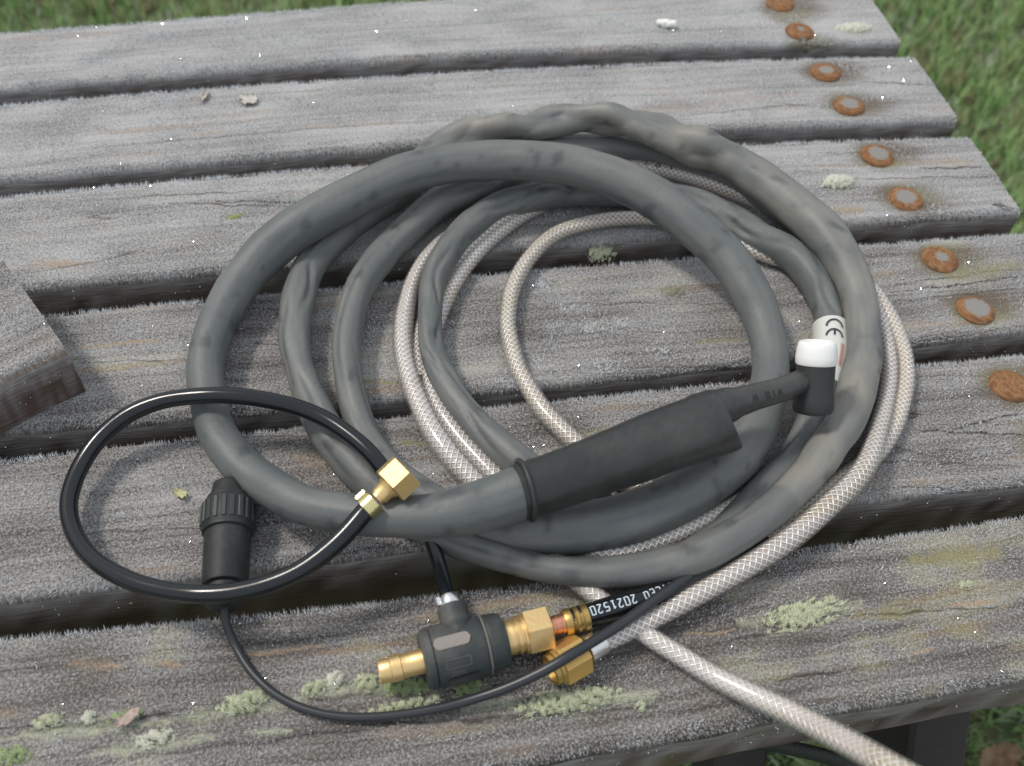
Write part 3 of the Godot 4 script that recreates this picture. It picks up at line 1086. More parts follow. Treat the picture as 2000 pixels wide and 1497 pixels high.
func bolt(t: Node3D, at: Vector3, k: int) -> void:
	# a domed coach bolt head: rusty round the rim, its middle dulled grey
	var bare: float = [0.0, 0.25, 0.5, 0.6, 0.62, 0.6, 0.38, 0.72, 0.0, 0.2, 0.4, 0.4][k]
	var prof := [Vector2(0.0, 0.0115), Vector2(0.0008, 0.0119), Vector2(0.0016, 0.0115), Vector2(0.0024, 0.0107), Vector2(0.0030, 0.0096), Vector2(0.0034, 0.0083), Vector2(0.0036, 0.007), Vector2(0.0037, 0.005), Vector2(0.00375, 0.0025), Vector2(0.0038, 0.0)]
	var paint := func(p: Vector3, pr: Vector2) -> Color:
		var a := n3(p, 420.0)
		var b := n3(p + Vector3(3, 0, k), 900.0)
		var c := Color(0.28, 0.12, 0.042).lerp(Color(0.13, 0.058, 0.026), clampf(0.5 + a, 0, 1)).lerp(Color(0.27, 0.16, 0.075), clampf(b * 1.4, 0, 1))
		var share := smoothstep(0.0, 0.1, bare - pr.y / 0.0119 + 0.12 * a)
		if bare <= 0.0:
			share = 0.0
		return c.lerp(Color(0.235, 0.235, 0.225), share * 0.9)
	part("bolt", lathe(at - Vector3(0, 0.0004, 0), Vector3(0.04 * sin(k * 2.1), 1, 0.05 * cos(k * 1.3)), prof, 28, {"color": paint}), mat.rust, t)


func timber_offcut() -> void:
	var at := Vector3(-0.1588, TOP + 0.0003, -0.3572)
	var t := thing("timber_offcut", "short thick weathered board lying askew across the planks, left of the coil", "board", at)
	var along := Vector3(-0.860, 0, 0.510).normalized()
	var across := Vector3(-along.z, 0, along.x)
	if across.z > 0.0:
		across = -across
	var turn := Transform3D(Basis(-along, Vector3.UP, -across), at)
	var edge := func(_x: float) -> Vector2: return Vector2(-0.0835, 0.0)
	var mesh := plank_mesh(edge, -0.34, 0.0, 0.0365, 0.0365, 7.0, -0.34, 0.77)
	mesh.surface_set_material(0, wood_surface(wood_texture(7.3, 0.77, 0.088, 0.34, [], 0.0)))
	mesh.surface_set_material(1, mat.dark_wood)
	var o := MeshInstance3D.new()
	o.name = "board"
	o.mesh = mesh
	o.transform = Transform3D(turn.basis, Vector3.ZERO)
	t.add_child(o)
	frost_on(o, edge, -0.34, 0.0, 0.0365, 0.34, 7.0)


# ------------------------------------------------------------------ torch and its sleeve

func rubber_tone(dust_from: float, dust_to: float, warm := 0.0) -> Callable:
	return func(p: Vector3, s: float, a: float) -> Color:
		var broad := rough_noise.get_noise_3d(p.x * 16.0, p.y * 30.0, p.z * 16.0)
		var fine := n3(p, 170.0)
		var mid := n3(p + Vector3(0, 5, 0), 48.0)
		var streak := grain.get_noise_3d(s * 26.0, cos(a) * 2.4, sin(a) * 2.4 + dust_to * 9.0)
		var scuff := clampf((n3(p + Vector3(2, 0, 0), 70.0) - 0.55) * 6.0, 0.0, 1.0)
		var d := clampf(lerpf(dust_from, dust_to, s) + (0.16 + 0.75 * warm) * (broad + 0.35 * mid) + 0.03 * fine + 0.16 * streak, 0.0, 1.0)
		var c := Color(0.078, 0.092, 0.096).lerp(Color(0.240, 0.234, 0.210), d)
		c = c.lerp(Color(0.25, 0.215, 0.165), clampf(broad * 1.8 - 0.2, 0.0, 0.6) * warm)
		return c.lerp(Color(0.03, 0.035, 0.038), scuff * 0.5)


func crease(s0: float, s1: float, seed_at: float) -> Callable:
	# the empty sleeve falls in along a wandering line
	return func(_p: Vector3, s: float, ang: float) -> float:
		var here := smoothstep(s0, s0 + 0.04, s) * (1.0 - smoothstep(s1 - 0.04, s1, s))
		var line := 0.35 + 0.9 * grain.get_noise_2d(s * 13.0, seed_at)
		var line2 := -0.75 + 0.8 * grain.get_noise_2d(s * 10.0, seed_at + 5.0)
		var d0 := wrapf(ang - line, -PI, PI) / 0.22
		var d1 := wrapf(ang - line2, -PI, PI) / 0.26
		var depth := clampf(0.5 + 1.3 * grain.get_noise_2d(s * 18.0, seed_at + 9.0), 0.0, 1.0)
		return -here * (0.20 * depth * exp(-d0 * d0) + 0.16 * (1.0 - depth) * exp(-d1 * d1)) + here * 0.06 * cos(2.0 * (ang - 9.0 * s))


func torch() -> void:
	var t := thing("welding_torch", "coiled welding torch with black handle, white cup and thick grey rubber sleeve", "welding torch", Vector3(0.1301, 0.72, -0.3462))
	# the sleeve that leaves the handle: left loop, over the top, round the right, under the handle and back up inside
	var a := path_of([
		Vector4(0.0762, 0.762, -0.2407, 0.0131), Vector4(0.0653, 0.762, -0.2383, 0.013), Vector4(0.0547, 0.761, -0.2358, 0.0126), Vector4(0.0368, 0.76, -0.2323, 0.0122),
		Vector4(0.0175, 0.758, -0.2319, 0.0104), Vector4(0.0011, 0.756, -0.235, 0.0097), Vector4(-0.0168, 0.752, -0.2408, 0.0098), Vector4(-0.0402, 0.745, -0.2531, 0.0096),
		Vector4(-0.0584, 0.738, -0.271, 0.0101), Vector4(-0.0711, 0.735, -0.2852, 0.0102), Vector4(-0.0833, 0.734, -0.3058, 0.0099), Vector4(-0.0892, 0.733, -0.3251, 0.0094),
		Vector4(-0.0926, 0.733, -0.3491, 0.0101), Vector4(-0.092, 0.733, -0.3636, 0.0104), Vector4(-0.0861, 0.734, -0.3887, 0.0107), Vector4(-0.0737, 0.737, -0.4147, 0.0117),
		Vector4(-0.0557, 0.744, -0.4332, 0.013), Vector4(-0.0378, 0.75, -0.4437, 0.0131), Vector4(-0.0174, 0.755, -0.4527, 0.013), Vector4(0.0032, 0.758, -0.4619, 0.0127),
		Vector4(0.0274, 0.76, -0.4728, 0.0125), Vector4(0.0548, 0.761, -0.4781, 0.012), Vector4(0.0902, 0.761, -0.4785, 0.0125), Vector4(0.1278, 0.761, -0.4708, 0.0125),
		Vector4(0.1484, 0.761, -0.4598, 0.0127), Vector4(0.1646, 0.76, -0.4487, 0.0129), Vector4(0.1806, 0.758, -0.4337, 0.0131), Vector4(0.1928, 0.755, -0.4191, 0.0127),
		Vector4(0.2114, 0.748, -0.3942, 0.0123), Vector4(0.2202, 0.742, -0.3696, 0.0119), Vector4(0.2236, 0.737, -0.3501, 0.011), Vector4(0.2216, 0.734, -0.3293, 0.0102),
		Vector4(0.2166, 0.733, -0.3119, 0.0103), Vector4(0.2049, 0.733, -0.2899, 0.0112), Vector4(0.1934, 0.733, -0.2742, 0.0123), Vector4(0.1817, 0.733, -0.2624, 0.0132),
		Vector4(0.1695, 0.733, -0.2543, 0.0133), Vector4(0.1444, 0.733, -0.241, 0.0132), Vector4(0.1165, 0.733, -0.2326, 0.0132), Vector4(0.0913, 0.733, -0.2304, 0.0131),
		Vector4(0.0673, 0.733, -0.2324, 0.0125), Vector4(0.048, 0.732, -0.2372, 0.0116), Vector4(0.0312, 0.731, -0.2465, 0.0096), Vector4(0.0174, 0.731, -0.2602, 0.0082),
		Vector4(0.0044, 0.731, -0.2735, 0.0081), Vector4(-0.0041, 0.731, -0.2873, 0.0082), Vector4(-0.0105, 0.731, -0.3027, 0.0083), Vector4(-0.0138, 0.732, -0.3176, 0.0085),
		Vector4(-0.0157, 0.732, -0.3318, 0.0083), Vector4(-0.0163, 0.732, -0.3462, 0.0083), Vector4(-0.0161, 0.732, -0.3611, 0.0086), Vector4(-0.0141, 0.732, -0.3762, 0.0087),
		Vector4(-0.0101, 0.733, -0.394, 0.0089), Vector4(-0.0027, 0.733, -0.4127, 0.0097), Vector4(0.0103, 0.733, -0.4326, 0.0103), Vector4(0.0278, 0.734, -0.4529, 0.0105),
		Vector4(0.0487, 0.734, -0.4741, 0.0108), Vector4(0.0616, 0.734, -0.4806, 0.0109), Vector4(0.0813, 0.734, -0.4902, 0.0103), Vector4(0.1047, 0.732, -0.5085, 0.0099),
		Vector4(0.1317, 0.731, -0.5222, 0.0094), Vector4(0.157, 0.731, -0.5236, 0.0091), Vector4(0.1814, 0.731, -0.5195, 0.0088), Vector4(0.2075, 0.731, -0.5082, 0.0084),
		Vector4(0.2385, 0.73, -0.489, 0.0083), Vector4(0.26, 0.73, -0.4658, 0.0082), Vector4(0.2778, 0.729, -0.4341, 0.0076), Vector4(0.291, 0.729, -0.4042, 0.0074),
		Vector4(0.2901, 0.729, -0.3686, 0.0072)], 0.004)
	part("cable_sleeve", tube(a, 44, {"dent": 0.022, "dent_size": 26.0, "folds": crease(0.62, 0.88, 1.0), "color": rubber_tone(0.22, 0.45)}), mat.rubber, t)
	# the dusty outer turn, crumpled where it bends at the back
	var b := path_of([
		Vector4(0.032, 0.734, -0.4978, 0.01), Vector4(0.0514, 0.734, -0.523, 0.0113), Vector4(0.0714, 0.736, -0.5316, 0.0114), Vector4(0.0999, 0.74, -0.5358, 0.0111),
		Vector4(0.1222, 0.744, -0.5339, 0.01), Vector4(0.1375, 0.748, -0.5321, 0.0086), Vector4(0.1537, 0.752, -0.5274, 0.0079), Vector4(0.1772, 0.754, -0.5186, 0.0109),
		Vector4(0.1962, 0.754, -0.5075, 0.0102), Vector4(0.2104, 0.751, -0.4992, 0.0098), Vector4(0.2293, 0.748, -0.4894, 0.0112), Vector4(0.2458, 0.746, -0.4781, 0.0121),
		Vector4(0.2606, 0.744, -0.4574, 0.0124), Vector4(0.2741, 0.742, -0.4346, 0.013), Vector4(0.2845, 0.74, -0.4142, 0.0132), Vector4(0.288, 0.739, -0.3897, 0.0122),
		Vector4(0.2871, 0.739, -0.3679, 0.0109), Vector4(0.2841, 0.739, -0.3515, 0.0103), Vector4(0.2794, 0.739, -0.3358, 0.0098), Vector4(0.274, 0.739, -0.3208, 0.0096),
		Vector4(0.2678, 0.739, -0.3083, 0.0102), Vector4(0.2609, 0.739, -0.297, 0.0107), Vector4(0.2536, 0.739, -0.2846, 0.0102), Vector4(0.2401, 0.739, -0.2681, 0.0101),
		Vector4(0.2263, 0.739, -0.2559, 0.01), Vector4(0.2135, 0.739, -0.2431, 0.0089), Vector4(0.1914, 0.738, -0.2276, 0.0086), Vector4(0.1777, 0.737, -0.2202, 0.0087),
		Vector4(0.1514, 0.736, -0.2091, 0.0088), Vector4(0.1317, 0.734, -0.2052, 0.0089), Vector4(0.1089, 0.732, -0.2052, 0.0081), Vector4(0.087, 0.731, -0.2081, 0.0077),
		Vector4(0.0643, 0.731, -0.2142, 0.0071), Vector4(0.0434, 0.731, -0.2242, 0.0072), Vector4(0.0271, 0.731, -0.2334, 0.0077), Vector4(0.0109, 0.731, -0.2462, 0.0083),
		Vector4(-0.0041, 0.731, -0.2639, 0.009), Vector4(-0.017, 0.731, -0.2825, 0.0094), Vector4(-0.0266, 0.731, -0.2998, 0.0093), Vector4(-0.0339, 0.731, -0.3167, 0.009),
		Vector4(-0.0391, 0.732, -0.3339, 0.008), Vector4(-0.0426, 0.732, -0.3494, 0.0076), Vector4(-0.0442, 0.732, -0.3644, 0.0081), Vector4(-0.0447, 0.732, -0.3798, 0.0086),
		Vector4(-0.0424, 0.733, -0.3977, 0.009), Vector4(-0.0358, 0.733, -0.4241, 0.0091), Vector4(-0.0226, 0.733, -0.4442, 0.009), Vector4(-0.0063, 0.733, -0.4637, 0.0096),
		Vector4(0.0106, 0.733, -0.4782, 0.0101), Vector4(0.0319, 0.732, -0.4971, 0.0103)], 0.004)
	var old_crease := crease(0.60, 0.97, 4.0)
	var crumple := func(p: Vector3, s: float, ang: float) -> float:
		var here := smoothstep(0.02, 0.06, s) * (1.0 - smoothstep(0.19, 0.27, s))
		return here * (0.30 * cos(2.0 * (ang - 44.0 * s)) + 0.22 * (absf(sin(ang * 1.0 + 52.0 * s)) - 0.6) + 0.12 * n3(p, 42.0)) + 0.05 * n3(p, 40.0) * smoothstep(0.25, 0.35, s) + old_crease.call(p, s, ang)
	var tone_b := func(p: Vector3, s: float, ang: float) -> Color:
		var dust: Callable = rubber_tone(0.66, 0.66, 0.5) if s < 0.52 else rubber_tone(0.42, 0.36)
		return dust.call(p, s, ang)
	part("cable_sleeve", tube(b, 44, {"dent": 0.03, "dent_size": 32.0, "folds": crumple, "color": tone_b}), mat.rubber, t)
	# the inner turn
	var c := path_of([
		Vector4(0.1103, 0.73, -0.2497, 0.0073), Vector4(0.0999, 0.73, -0.2511, 0.0078), Vector4(0.0825, 0.732, -0.2582, 0.0083), Vector4(0.0688, 0.732, -0.2716, 0.0084),
		Vector4(0.0577, 0.732, -0.2865, 0.008), Vector4(0.0475, 0.732, -0.3028, 0.0074), Vector4(0.039, 0.732, -0.3209, 0.0071), Vector4(0.0344, 0.732, -0.3372, 0.0073),
		Vector4(0.0314, 0.732, -0.3536, 0.0069), Vector4(0.0315, 0.733, -0.3708, 0.0067), Vector4(0.0334, 0.733, -0.3858, 0.0068), Vector4(0.0369, 0.734, -0.4044, 0.0074),
		Vector4(0.0439, 0.735, -0.4207, 0.0085), Vector4(0.0539, 0.735, -0.4365, 0.0088), Vector4(0.0676, 0.735, -0.4513, 0.0096), Vector4(0.086, 0.734, -0.4658, 0.0099),
		Vector4(0.1195, 0.733, -0.4758, 0.01), Vector4(0.1469, 0.732, -0.4762, 0.0097), Vector4(0.1739, 0.731, -0.473, 0.0097), Vector4(0.197, 0.73, -0.4672, 0.0104),
		Vector4(0.2184, 0.73, -0.4565, 0.011), Vector4(0.2343, 0.73, -0.44, 0.0109), Vector4(0.2477, 0.73, -0.4228, 0.0104), Vector4(0.2642, 0.73, -0.4061, 0.0101),
		Vector4(0.2693, 0.73, -0.383, 0.0097), Vector4(0.2693, 0.73, -0.3616, 0.0094), Vector4(0.2658, 0.73, -0.3454, 0.0094), Vector4(0.2587, 0.73, -0.3264, 0.0095),
		Vector4(0.2475, 0.73, -0.305, 0.0094), Vector4(0.2359, 0.73, -0.2866, 0.009), Vector4(0.2158, 0.729, -0.2608, 0.0087), Vector4(0.1944, 0.729, -0.2448, 0.0085),
		Vector4(0.1751, 0.729, -0.2303, 0.008), Vector4(0.1586, 0.729, -0.2192, 0.0071), Vector4(0.1382, 0.728, -0.2118, 0.0055)], 0.004)
	part("cable_sleeve", tube(c, 44, {"dent": 0.04, "dent_size": 36.0, "folds": crease(0.05, 0.95, 7.0), "color": rubber_tone(0.34, 0.26)}), mat.rubber, t)
	# printed label wrapped round the inner turn
	var from := 0.0
	var to := 0.0
	var hi := Vector3(0.2655, 0.73, -0.3447)
	var lo := Vector3(0.246, 0.73, -0.3008)
	for k in c.pts.size():
		if c.pts[k].distance_to(hi) < c.pts[on_path(c, from)].distance_to(hi):
			from = c.at[k]
		if c.pts[k].distance_to(lo) < c.pts[on_path(c, to)].distance_to(lo):
			to = c.at[k]
	var band := part("printed_label", tube(c, 26, {"dent": 0.02, "dent_size": 45.0, "scale": 1.03, "grow": 0.0008, "from": from, "to": to}), mat.label_band, t)
	band.set_meta("label", "pale label with a CE mark wrapped round the grey sleeve")
	var rr: float = c.rad[on_path(c, (from + to) * 0.5)] * 1.05 + 0.0008
	var marks := []
	for m in 2:
		var arc := []
		for k in 17:
			var ang := PI * k / 16.0
			arc.append(Vector2(from + 0.0085 + m * 0.0078 - sin(ang) * 0.0050, -cos(ang) * 0.0046 + 0.001))
		marks.append(arc)
	marks.append([Vector2(from + 0.0115, 0.001), Vector2(from + 0.0135, 0.001), Vector2(from + 0.0158, 0.001)])
	part("ce_mark", strips(c, marks, 0.0011, rr - c.rad[on_path(c, from + 0.01)] + 0.0004), mat.ink, band)
	var reds := []
	for k in 9:
		var s := from + 0.021 + k * 0.0019
		reds.append([Vector2(s, -0.0052), Vector2(s + 0.0006, -0.0042), Vector2(s, -0.003)])
		reds.append([Vector2(s + 0.001, -0.0052), Vector2(s + 0.001, -0.003)])
	part("red_lettering", strips(c, reds, 0.0004, rr - c.rad[on_path(c, from + 0.02)] + 0.0006), mat.red_ink, band)
	# handle: shrink sleeve over the grip, swelling towards the front
	var h := path_of([
		Vector4(0.0594, 0.762, -0.2371, 0.0134), Vector4(0.064, 0.762, -0.2379, 0.0137), Vector4(0.069, 0.762, -0.2387, 0.0139), Vector4(0.0791, 0.763, -0.2408, 0.0138),
		Vector4(0.0947, 0.764, -0.2445, 0.0141), Vector4(0.1105, 0.765, -0.2484, 0.0149), Vector4(0.1266, 0.766, -0.2526, 0.0156), Vector4(0.143, 0.767, -0.2565, 0.0161),
		Vector4(0.1552, 0.768, -0.2589, 0.0163), Vector4(0.1628, 0.768, -0.2608, 0.0164), Vector4(0.1673, 0.768, -0.2618, 0.0163), Vector4(0.1685, 0.768, -0.2623, 0.0159)], 0.003)
	var grip := func(p: Vector3, _s: float, _a: float) -> Color:
		var d := clampf(0.25 + rough_noise.get_noise_3d(p.x * 14.0, p.y * 14.0, p.z * 14.0) * 1.2 + 0.2 * n3(p, 260.0), 0, 1)
		return Color(0.023, 0.025, 0.025).lerp(Color(0.062, 0.063, 0.058), d)
	part("handle", tube(h, 40, {"cut": Vector3(0.12, -0.42, -0.20), "dent": 0.018, "dent_size": 40.0, "color": grip}), mat.handle, t)
	var ring := path_of([
		Vector4(0.062, 0.762, -0.2376, 0.0147), Vector4(0.063, 0.762, -0.2378, 0.0148), Vector4(0.064, 0.762, -0.2379, 0.0147)], 0.0007)
	part("handle_ring", torus_on(ring, 0.0013), mat.moulded, t)
	var neck := path_of([
		Vector4(0.1436, 0.767, -0.2586, 0.012), Vector4(0.1532, 0.77, -0.2627, 0.0123), Vector4(0.1608, 0.7712, -0.2653, 0.0111), Vector4(0.1684, 0.7712, -0.2679, 0.0091),
		Vector4(0.1768, 0.7705, -0.2703, 0.0074), Vector4(0.1868, 0.77, -0.2727, 0.0067), Vector4(0.1989, 0.769, -0.2756, 0.0065), Vector4(0.2086, 0.768, -0.2789, 0.0063),
		Vector4(0.2147, 0.767, -0.2813, 0.0062), Vector4(0.2184, 0.766, -0.283, 0.0045)], 0.002)
	part("neck", tube(neck, 24, {"dent": 0.012, "dent_size": 60.0, "color": grip}), mat.handle, t)
	part("neck_lettering", lettering(neck, "VIBUW", 0.0565, 0.0048, 0.0034, 0.0037, -1.0, 0.0006, 0.0003), mat.ink, t)
	# head with the white cup
	var foot := Vector3(0.2207, 0.754, -0.2715)
	var top_p := Vector3(0.2227, 0.772, -0.2875)
	var d := (top_p - foot).normalized()
	var r := 0.0098
	var length := foot.distance_to(top_p)
	part("head", lathe(foot, d, [Vector2(-0.0022, 0.0), Vector2(-0.002, r * 0.6), Vector2(-0.001, r * 0.95), Vector2(0.0012, r * 1.07), Vector2(0.006, r * 1.04), Vector2(length * 0.5, r * 0.99), Vector2(length, r), Vector2(length + 0.0004, r * 0.9)], 40), mat.moulded, t)
	var cup := r * 1.05
	part("cup", lathe(foot + d * (length + 0.0003), d, [Vector2(-0.0003, r * 0.8), Vector2(-0.0003, cup * 0.97), Vector2(0.0006, cup * 1.02), Vector2(0.0040, cup * 1.02), Vector2(0.0080, cup * 0.98), Vector2(0.0108, cup * 0.91), Vector2(0.0115, cup * 0.85), Vector2(0.0117, cup * 0.78), Vector2(0.0112, cup * 0.70), Vector2(0.0070, cup * 0.62), Vector2(0.0070, 0.0)], 40), mat.ceramic, t)


func torus_on(p: Dictionary, thick: float) -> ArrayMesh:
	var k := int(p.pts.size() * 0.5)
	var c: Vector3 = p.pts[k]
	var d: Vector3 = p.dirs[k]
	var r: float = p.rad[k]
	var prof := []
	for j in 13:
		var a := PI - TAU * j / 12.0
		prof.append(Vector2(cos(a) * thick, r - thick * 0.4 + sin(a) * thick))
	return lathe(c, d, prof, 40)


# ------------------------------------------------------------------ clear braided hoses

func core_tone(base: Color) -> Callable:
	return func(p: Vector3, _s: float, _a: float) -> Color:
		var d := 0.5 + 0.5 * rough_noise.get_noise_3d(p.x * 20.0, p.y * 20.0, p.z * 20.0)
		var stain := clampf((n3(p, 28.0) - 0.45) * 4.0, 0.0, 0.55)
		return base.lerp(base * 0.75, d).lerp(Color(0.33, 0.25, 0.07), stain)


func braided(t: Node3D, p: Dictionary, base: Color) -> void:
	var h := part("hose", tube(p, 20, {"scale": 0.78, "color": core_tone(base)}), mat.core, t)
	part("braid", braid(p, 0.875, 8, 0.030, 0.00062), mat.thread, h)
	part("clear_wall", tube(p, 24, {"caps": false}), mat.clear_wall, h)


func braided_hoses() -> void:
	# A: from the brass nut in front, round the right side, across the back and down the left of the coil
	var ta := thing("braided_hose", "clear braided hose ending in a ferrule and brass hex nut beside the coupling", "hose", Vector3(0.085, 0.72, -0.1747))
	var a := path_of([
		Vector4(0.0832, 0.7285, -0.171, 0.0052), Vector4(0.0909, 0.7285, -0.1729, 0.0052), Vector4(0.1041, 0.7285, -0.1774, 0.0055), Vector4(0.1201, 0.729, -0.1825, 0.0055),
		Vector4(0.1367, 0.73, -0.1882, 0.0056), Vector4(0.1509, 0.731, -0.1933, 0.0056), Vector4(0.1703, 0.733, -0.2006, 0.0058), Vector4(0.1898, 0.735, -0.2088, 0.006),
		Vector4(0.204, 0.736, -0.2165, 0.0061), Vector4(0.219, 0.737, -0.2258, 0.0062), Vector4(0.2356, 0.737, -0.2366, 0.0062), Vector4(0.2496, 0.736, -0.2501, 0.006),
		Vector4(0.2635, 0.733, -0.2688, 0.0058), Vector4(0.2777, 0.729, -0.2893, 0.0053), Vector4(0.2889, 0.727, -0.3092, 0.0053), Vector4(0.2948, 0.727, -0.3247, 0.0052),
		Vector4(0.2987, 0.727, -0.3402, 0.0052), Vector4(0.3008, 0.727, -0.3565, 0.0051), Vector4(0.3015, 0.726, -0.3745, 0.005), Vector4(0.2988, 0.726, -0.3995, 0.0052),
		Vector4(0.289, 0.726, -0.424, 0.0053), Vector4(0.278, 0.726, -0.4423, 0.0054), Vector4(0.2655, 0.726, -0.4576, 0.0054), Vector4(0.2514, 0.726, -0.4693, 0.0053),
		Vector4(0.2369, 0.726, -0.4807, 0.0053), Vector4(0.2156, 0.726, -0.4946, 0.0054), Vector4(0.1929, 0.726, -0.5044, 0.0054), Vector4(0.168, 0.726, -0.5053, 0.0054),
		Vector4(0.1394, 0.726, -0.4871, 0.0054), Vector4(0.1108, 0.726, -0.4713, 0.0055), Vector4(0.0938, 0.726, -0.4598, 0.0054), Vector4(0.075, 0.726, -0.4424, 0.0055),
		Vector4(0.0593, 0.726, -0.4237, 0.0053), Vector4(0.0491, 0.726, -0.4074, 0.0054), Vector4(0.042, 0.726, -0.3934, 0.0055), Vector4(0.037, 0.726, -0.3817, 0.0055),
		Vector4(0.0318, 0.726, -0.3664, 0.0056), Vector4(0.0284, 0.726, -0.3458, 0.0056), Vector4(0.0292, 0.726, -0.3239, 0.0057), Vector4(0.0342, 0.726, -0.3086, 0.0058),
		Vector4(0.0405, 0.726, -0.2949, 0.0058), Vector4(0.0477, 0.726, -0.2818, 0.0059), Vector4(0.0564, 0.726, -0.2676, 0.0059), Vector4(0.0703, 0.726, -0.2467, 0.0059),
		Vector4(0.0839, 0.726, -0.2287, 0.0058), Vector4(0.1012, 0.726, -0.2184, 0.0057), Vector4(0.1224, 0.726, -0.2199, 0.0056), Vector4(0.1452, 0.726, -0.2262, 0.0055),
		Vector4(0.1693, 0.726, -0.2347, 0.0055), Vector4(0.1872, 0.726, -0.2432, 0.0054), Vector4(0.2093, 0.726, -0.2587, 0.0054)], 0.0022)
	braided(ta, a, Color(0.49, 0.43, 0.385))
	part("hose_lettering", lettering(a, "I.P.L. minimer", 0.486, -0.0014, 0.0042, 0.0046, 1.0, 0.0007, 0.0002), mat.dark_print, ta)
	var back := Vector3(0.0837, 0.7285, -0.1709)
	var d := (Vector3(0.0701, 0.7288, -0.1653) - back).normalized()
	part("ferrule", lathe(back - d * 0.007, d, [Vector2(0, 0.0046), Vector2(0, 0.0062), Vector2(0.0004, 0.0065), Vector2(0.0088, 0.0065), Vector2(0.0092, 0.0061), Vector2(0.0092, 0.0040)], 36), mat.zinc, ta)
	part("hex_nut", lathe(back + d * 0.0035, d, hex_profile(0.0142, 0.0098), 6, {"flat": true, "turn": 0.33}), mat.brass, ta)
	part("nut_collar", lathe(back + d * 0.0172, d, [Vector2(0, 0.005), Vector2(0, 0.0082), Vector2(0.0018, 0.0082), Vector2(0.0022, 0.0074), Vector2(0.0042, 0.0074), Vector2(0.0046, 0.0070), Vector2(0.0046, 0.0056), Vector2(0.002, 0.0052), Vector2(0.002, 0.0)], 36), mat.brass_aged, ta)

	# B: the loose end that runs off the front edge of the table
	var tb := thing("braided_hose", "clear braided hose running off the front edge of the table at lower right", "hose", Vector3(0.1209, 0.72, -0.1702))
	var b := path_of([
		Vector4(0.2695, 0.68, -0.0595, 0.0067), Vector4(0.2214, 0.75, -0.0668, 0.0061), Vector4(0.1981, 0.778, -0.0714, 0.0059), Vector4(0.1838, 0.786, -0.0786, 0.0058),
		Vector4(0.1776, 0.778, -0.089, 0.0058), Vector4(0.1718, 0.76, -0.1053, 0.0059), Vector4(0.1614, 0.74, -0.1255, 0.0057), Vector4(0.1388, 0.728, -0.1488, 0.0053),
		Vector4(0.1271, 0.726, -0.1605, 0.0052), Vector4(0.1128, 0.726, -0.1735, 0.0051), Vector4(0.1015, 0.726, -0.1859, 0.0052), Vector4(0.0907, 0.726, -0.1991, 0.0053),
		Vector4(0.0786, 0.726, -0.2144, 0.0055), Vector4(0.0678, 0.726, -0.2323, 0.0057), Vector4(0.0563, 0.726, -0.2492, 0.0059), Vector4(0.0464, 0.727, -0.2629, 0.0061),
		Vector4(0.0351, 0.729, -0.2798, 0.0065), Vector4(0.0281, 0.73, -0.2936, 0.0065), Vector4(0.0231, 0.73, -0.3077, 0.0063), Vector4(0.0196, 0.73, -0.3219, 0.0061),
		Vector4(0.0168, 0.73, -0.3366, 0.0059), Vector4(0.0154, 0.729, -0.3523, 0.0059), Vector4(0.0156, 0.729, -0.3676, 0.0058), Vector4(0.0179, 0.728, -0.3841, 0.006),
		Vector4(0.0207, 0.727, -0.3961, 0.0057), Vector4(0.0244, 0.726, -0.4101, 0.0055), Vector4(0.0305, 0.726, -0.4242, 0.0052), Vector4(0.0388, 0.726, -0.4376, 0.0051),
		Vector4(0.0525, 0.726, -0.4509, 0.0052), Vector4(0.0738, 0.726, -0.4591, 0.0051), Vector4(0.0987, 0.726, -0.4701, 0.0051), Vector4(0.1278, 0.726, -0.4806, 0.0052),
		Vector4(0.1497, 0.726, -0.486, 0.0053)], 0.0022)
	braided(tb, b, Color(0.68, 0.61, 0.565))
	var tu := thing("braided_hose", "grey green braided hose with shade painted into its dark colour, hanging under the table's front edge", "hose", Vector3(0.2292, 0.59, -0.147))
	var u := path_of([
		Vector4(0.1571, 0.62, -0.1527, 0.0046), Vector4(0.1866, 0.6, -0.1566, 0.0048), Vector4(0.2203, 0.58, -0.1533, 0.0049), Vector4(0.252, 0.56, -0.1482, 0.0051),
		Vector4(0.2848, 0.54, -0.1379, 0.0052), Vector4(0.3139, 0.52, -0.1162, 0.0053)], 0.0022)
	part("hose", tube(u, 20, {"scale": 0.86}), plain(Color(0.012, 0.015, 0.013), 0.5), tu)  # core and threads darkened: the shade below the table is in their colour
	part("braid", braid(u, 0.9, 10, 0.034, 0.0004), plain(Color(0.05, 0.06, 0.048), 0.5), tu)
	# C: a third hose showing inside the coil and at its outer right
	var tc := thing("braided_hose", "yellowed clear braided hose curving in the middle of the coil", "hose", Vector3(0.082, 0.72, -0.384))
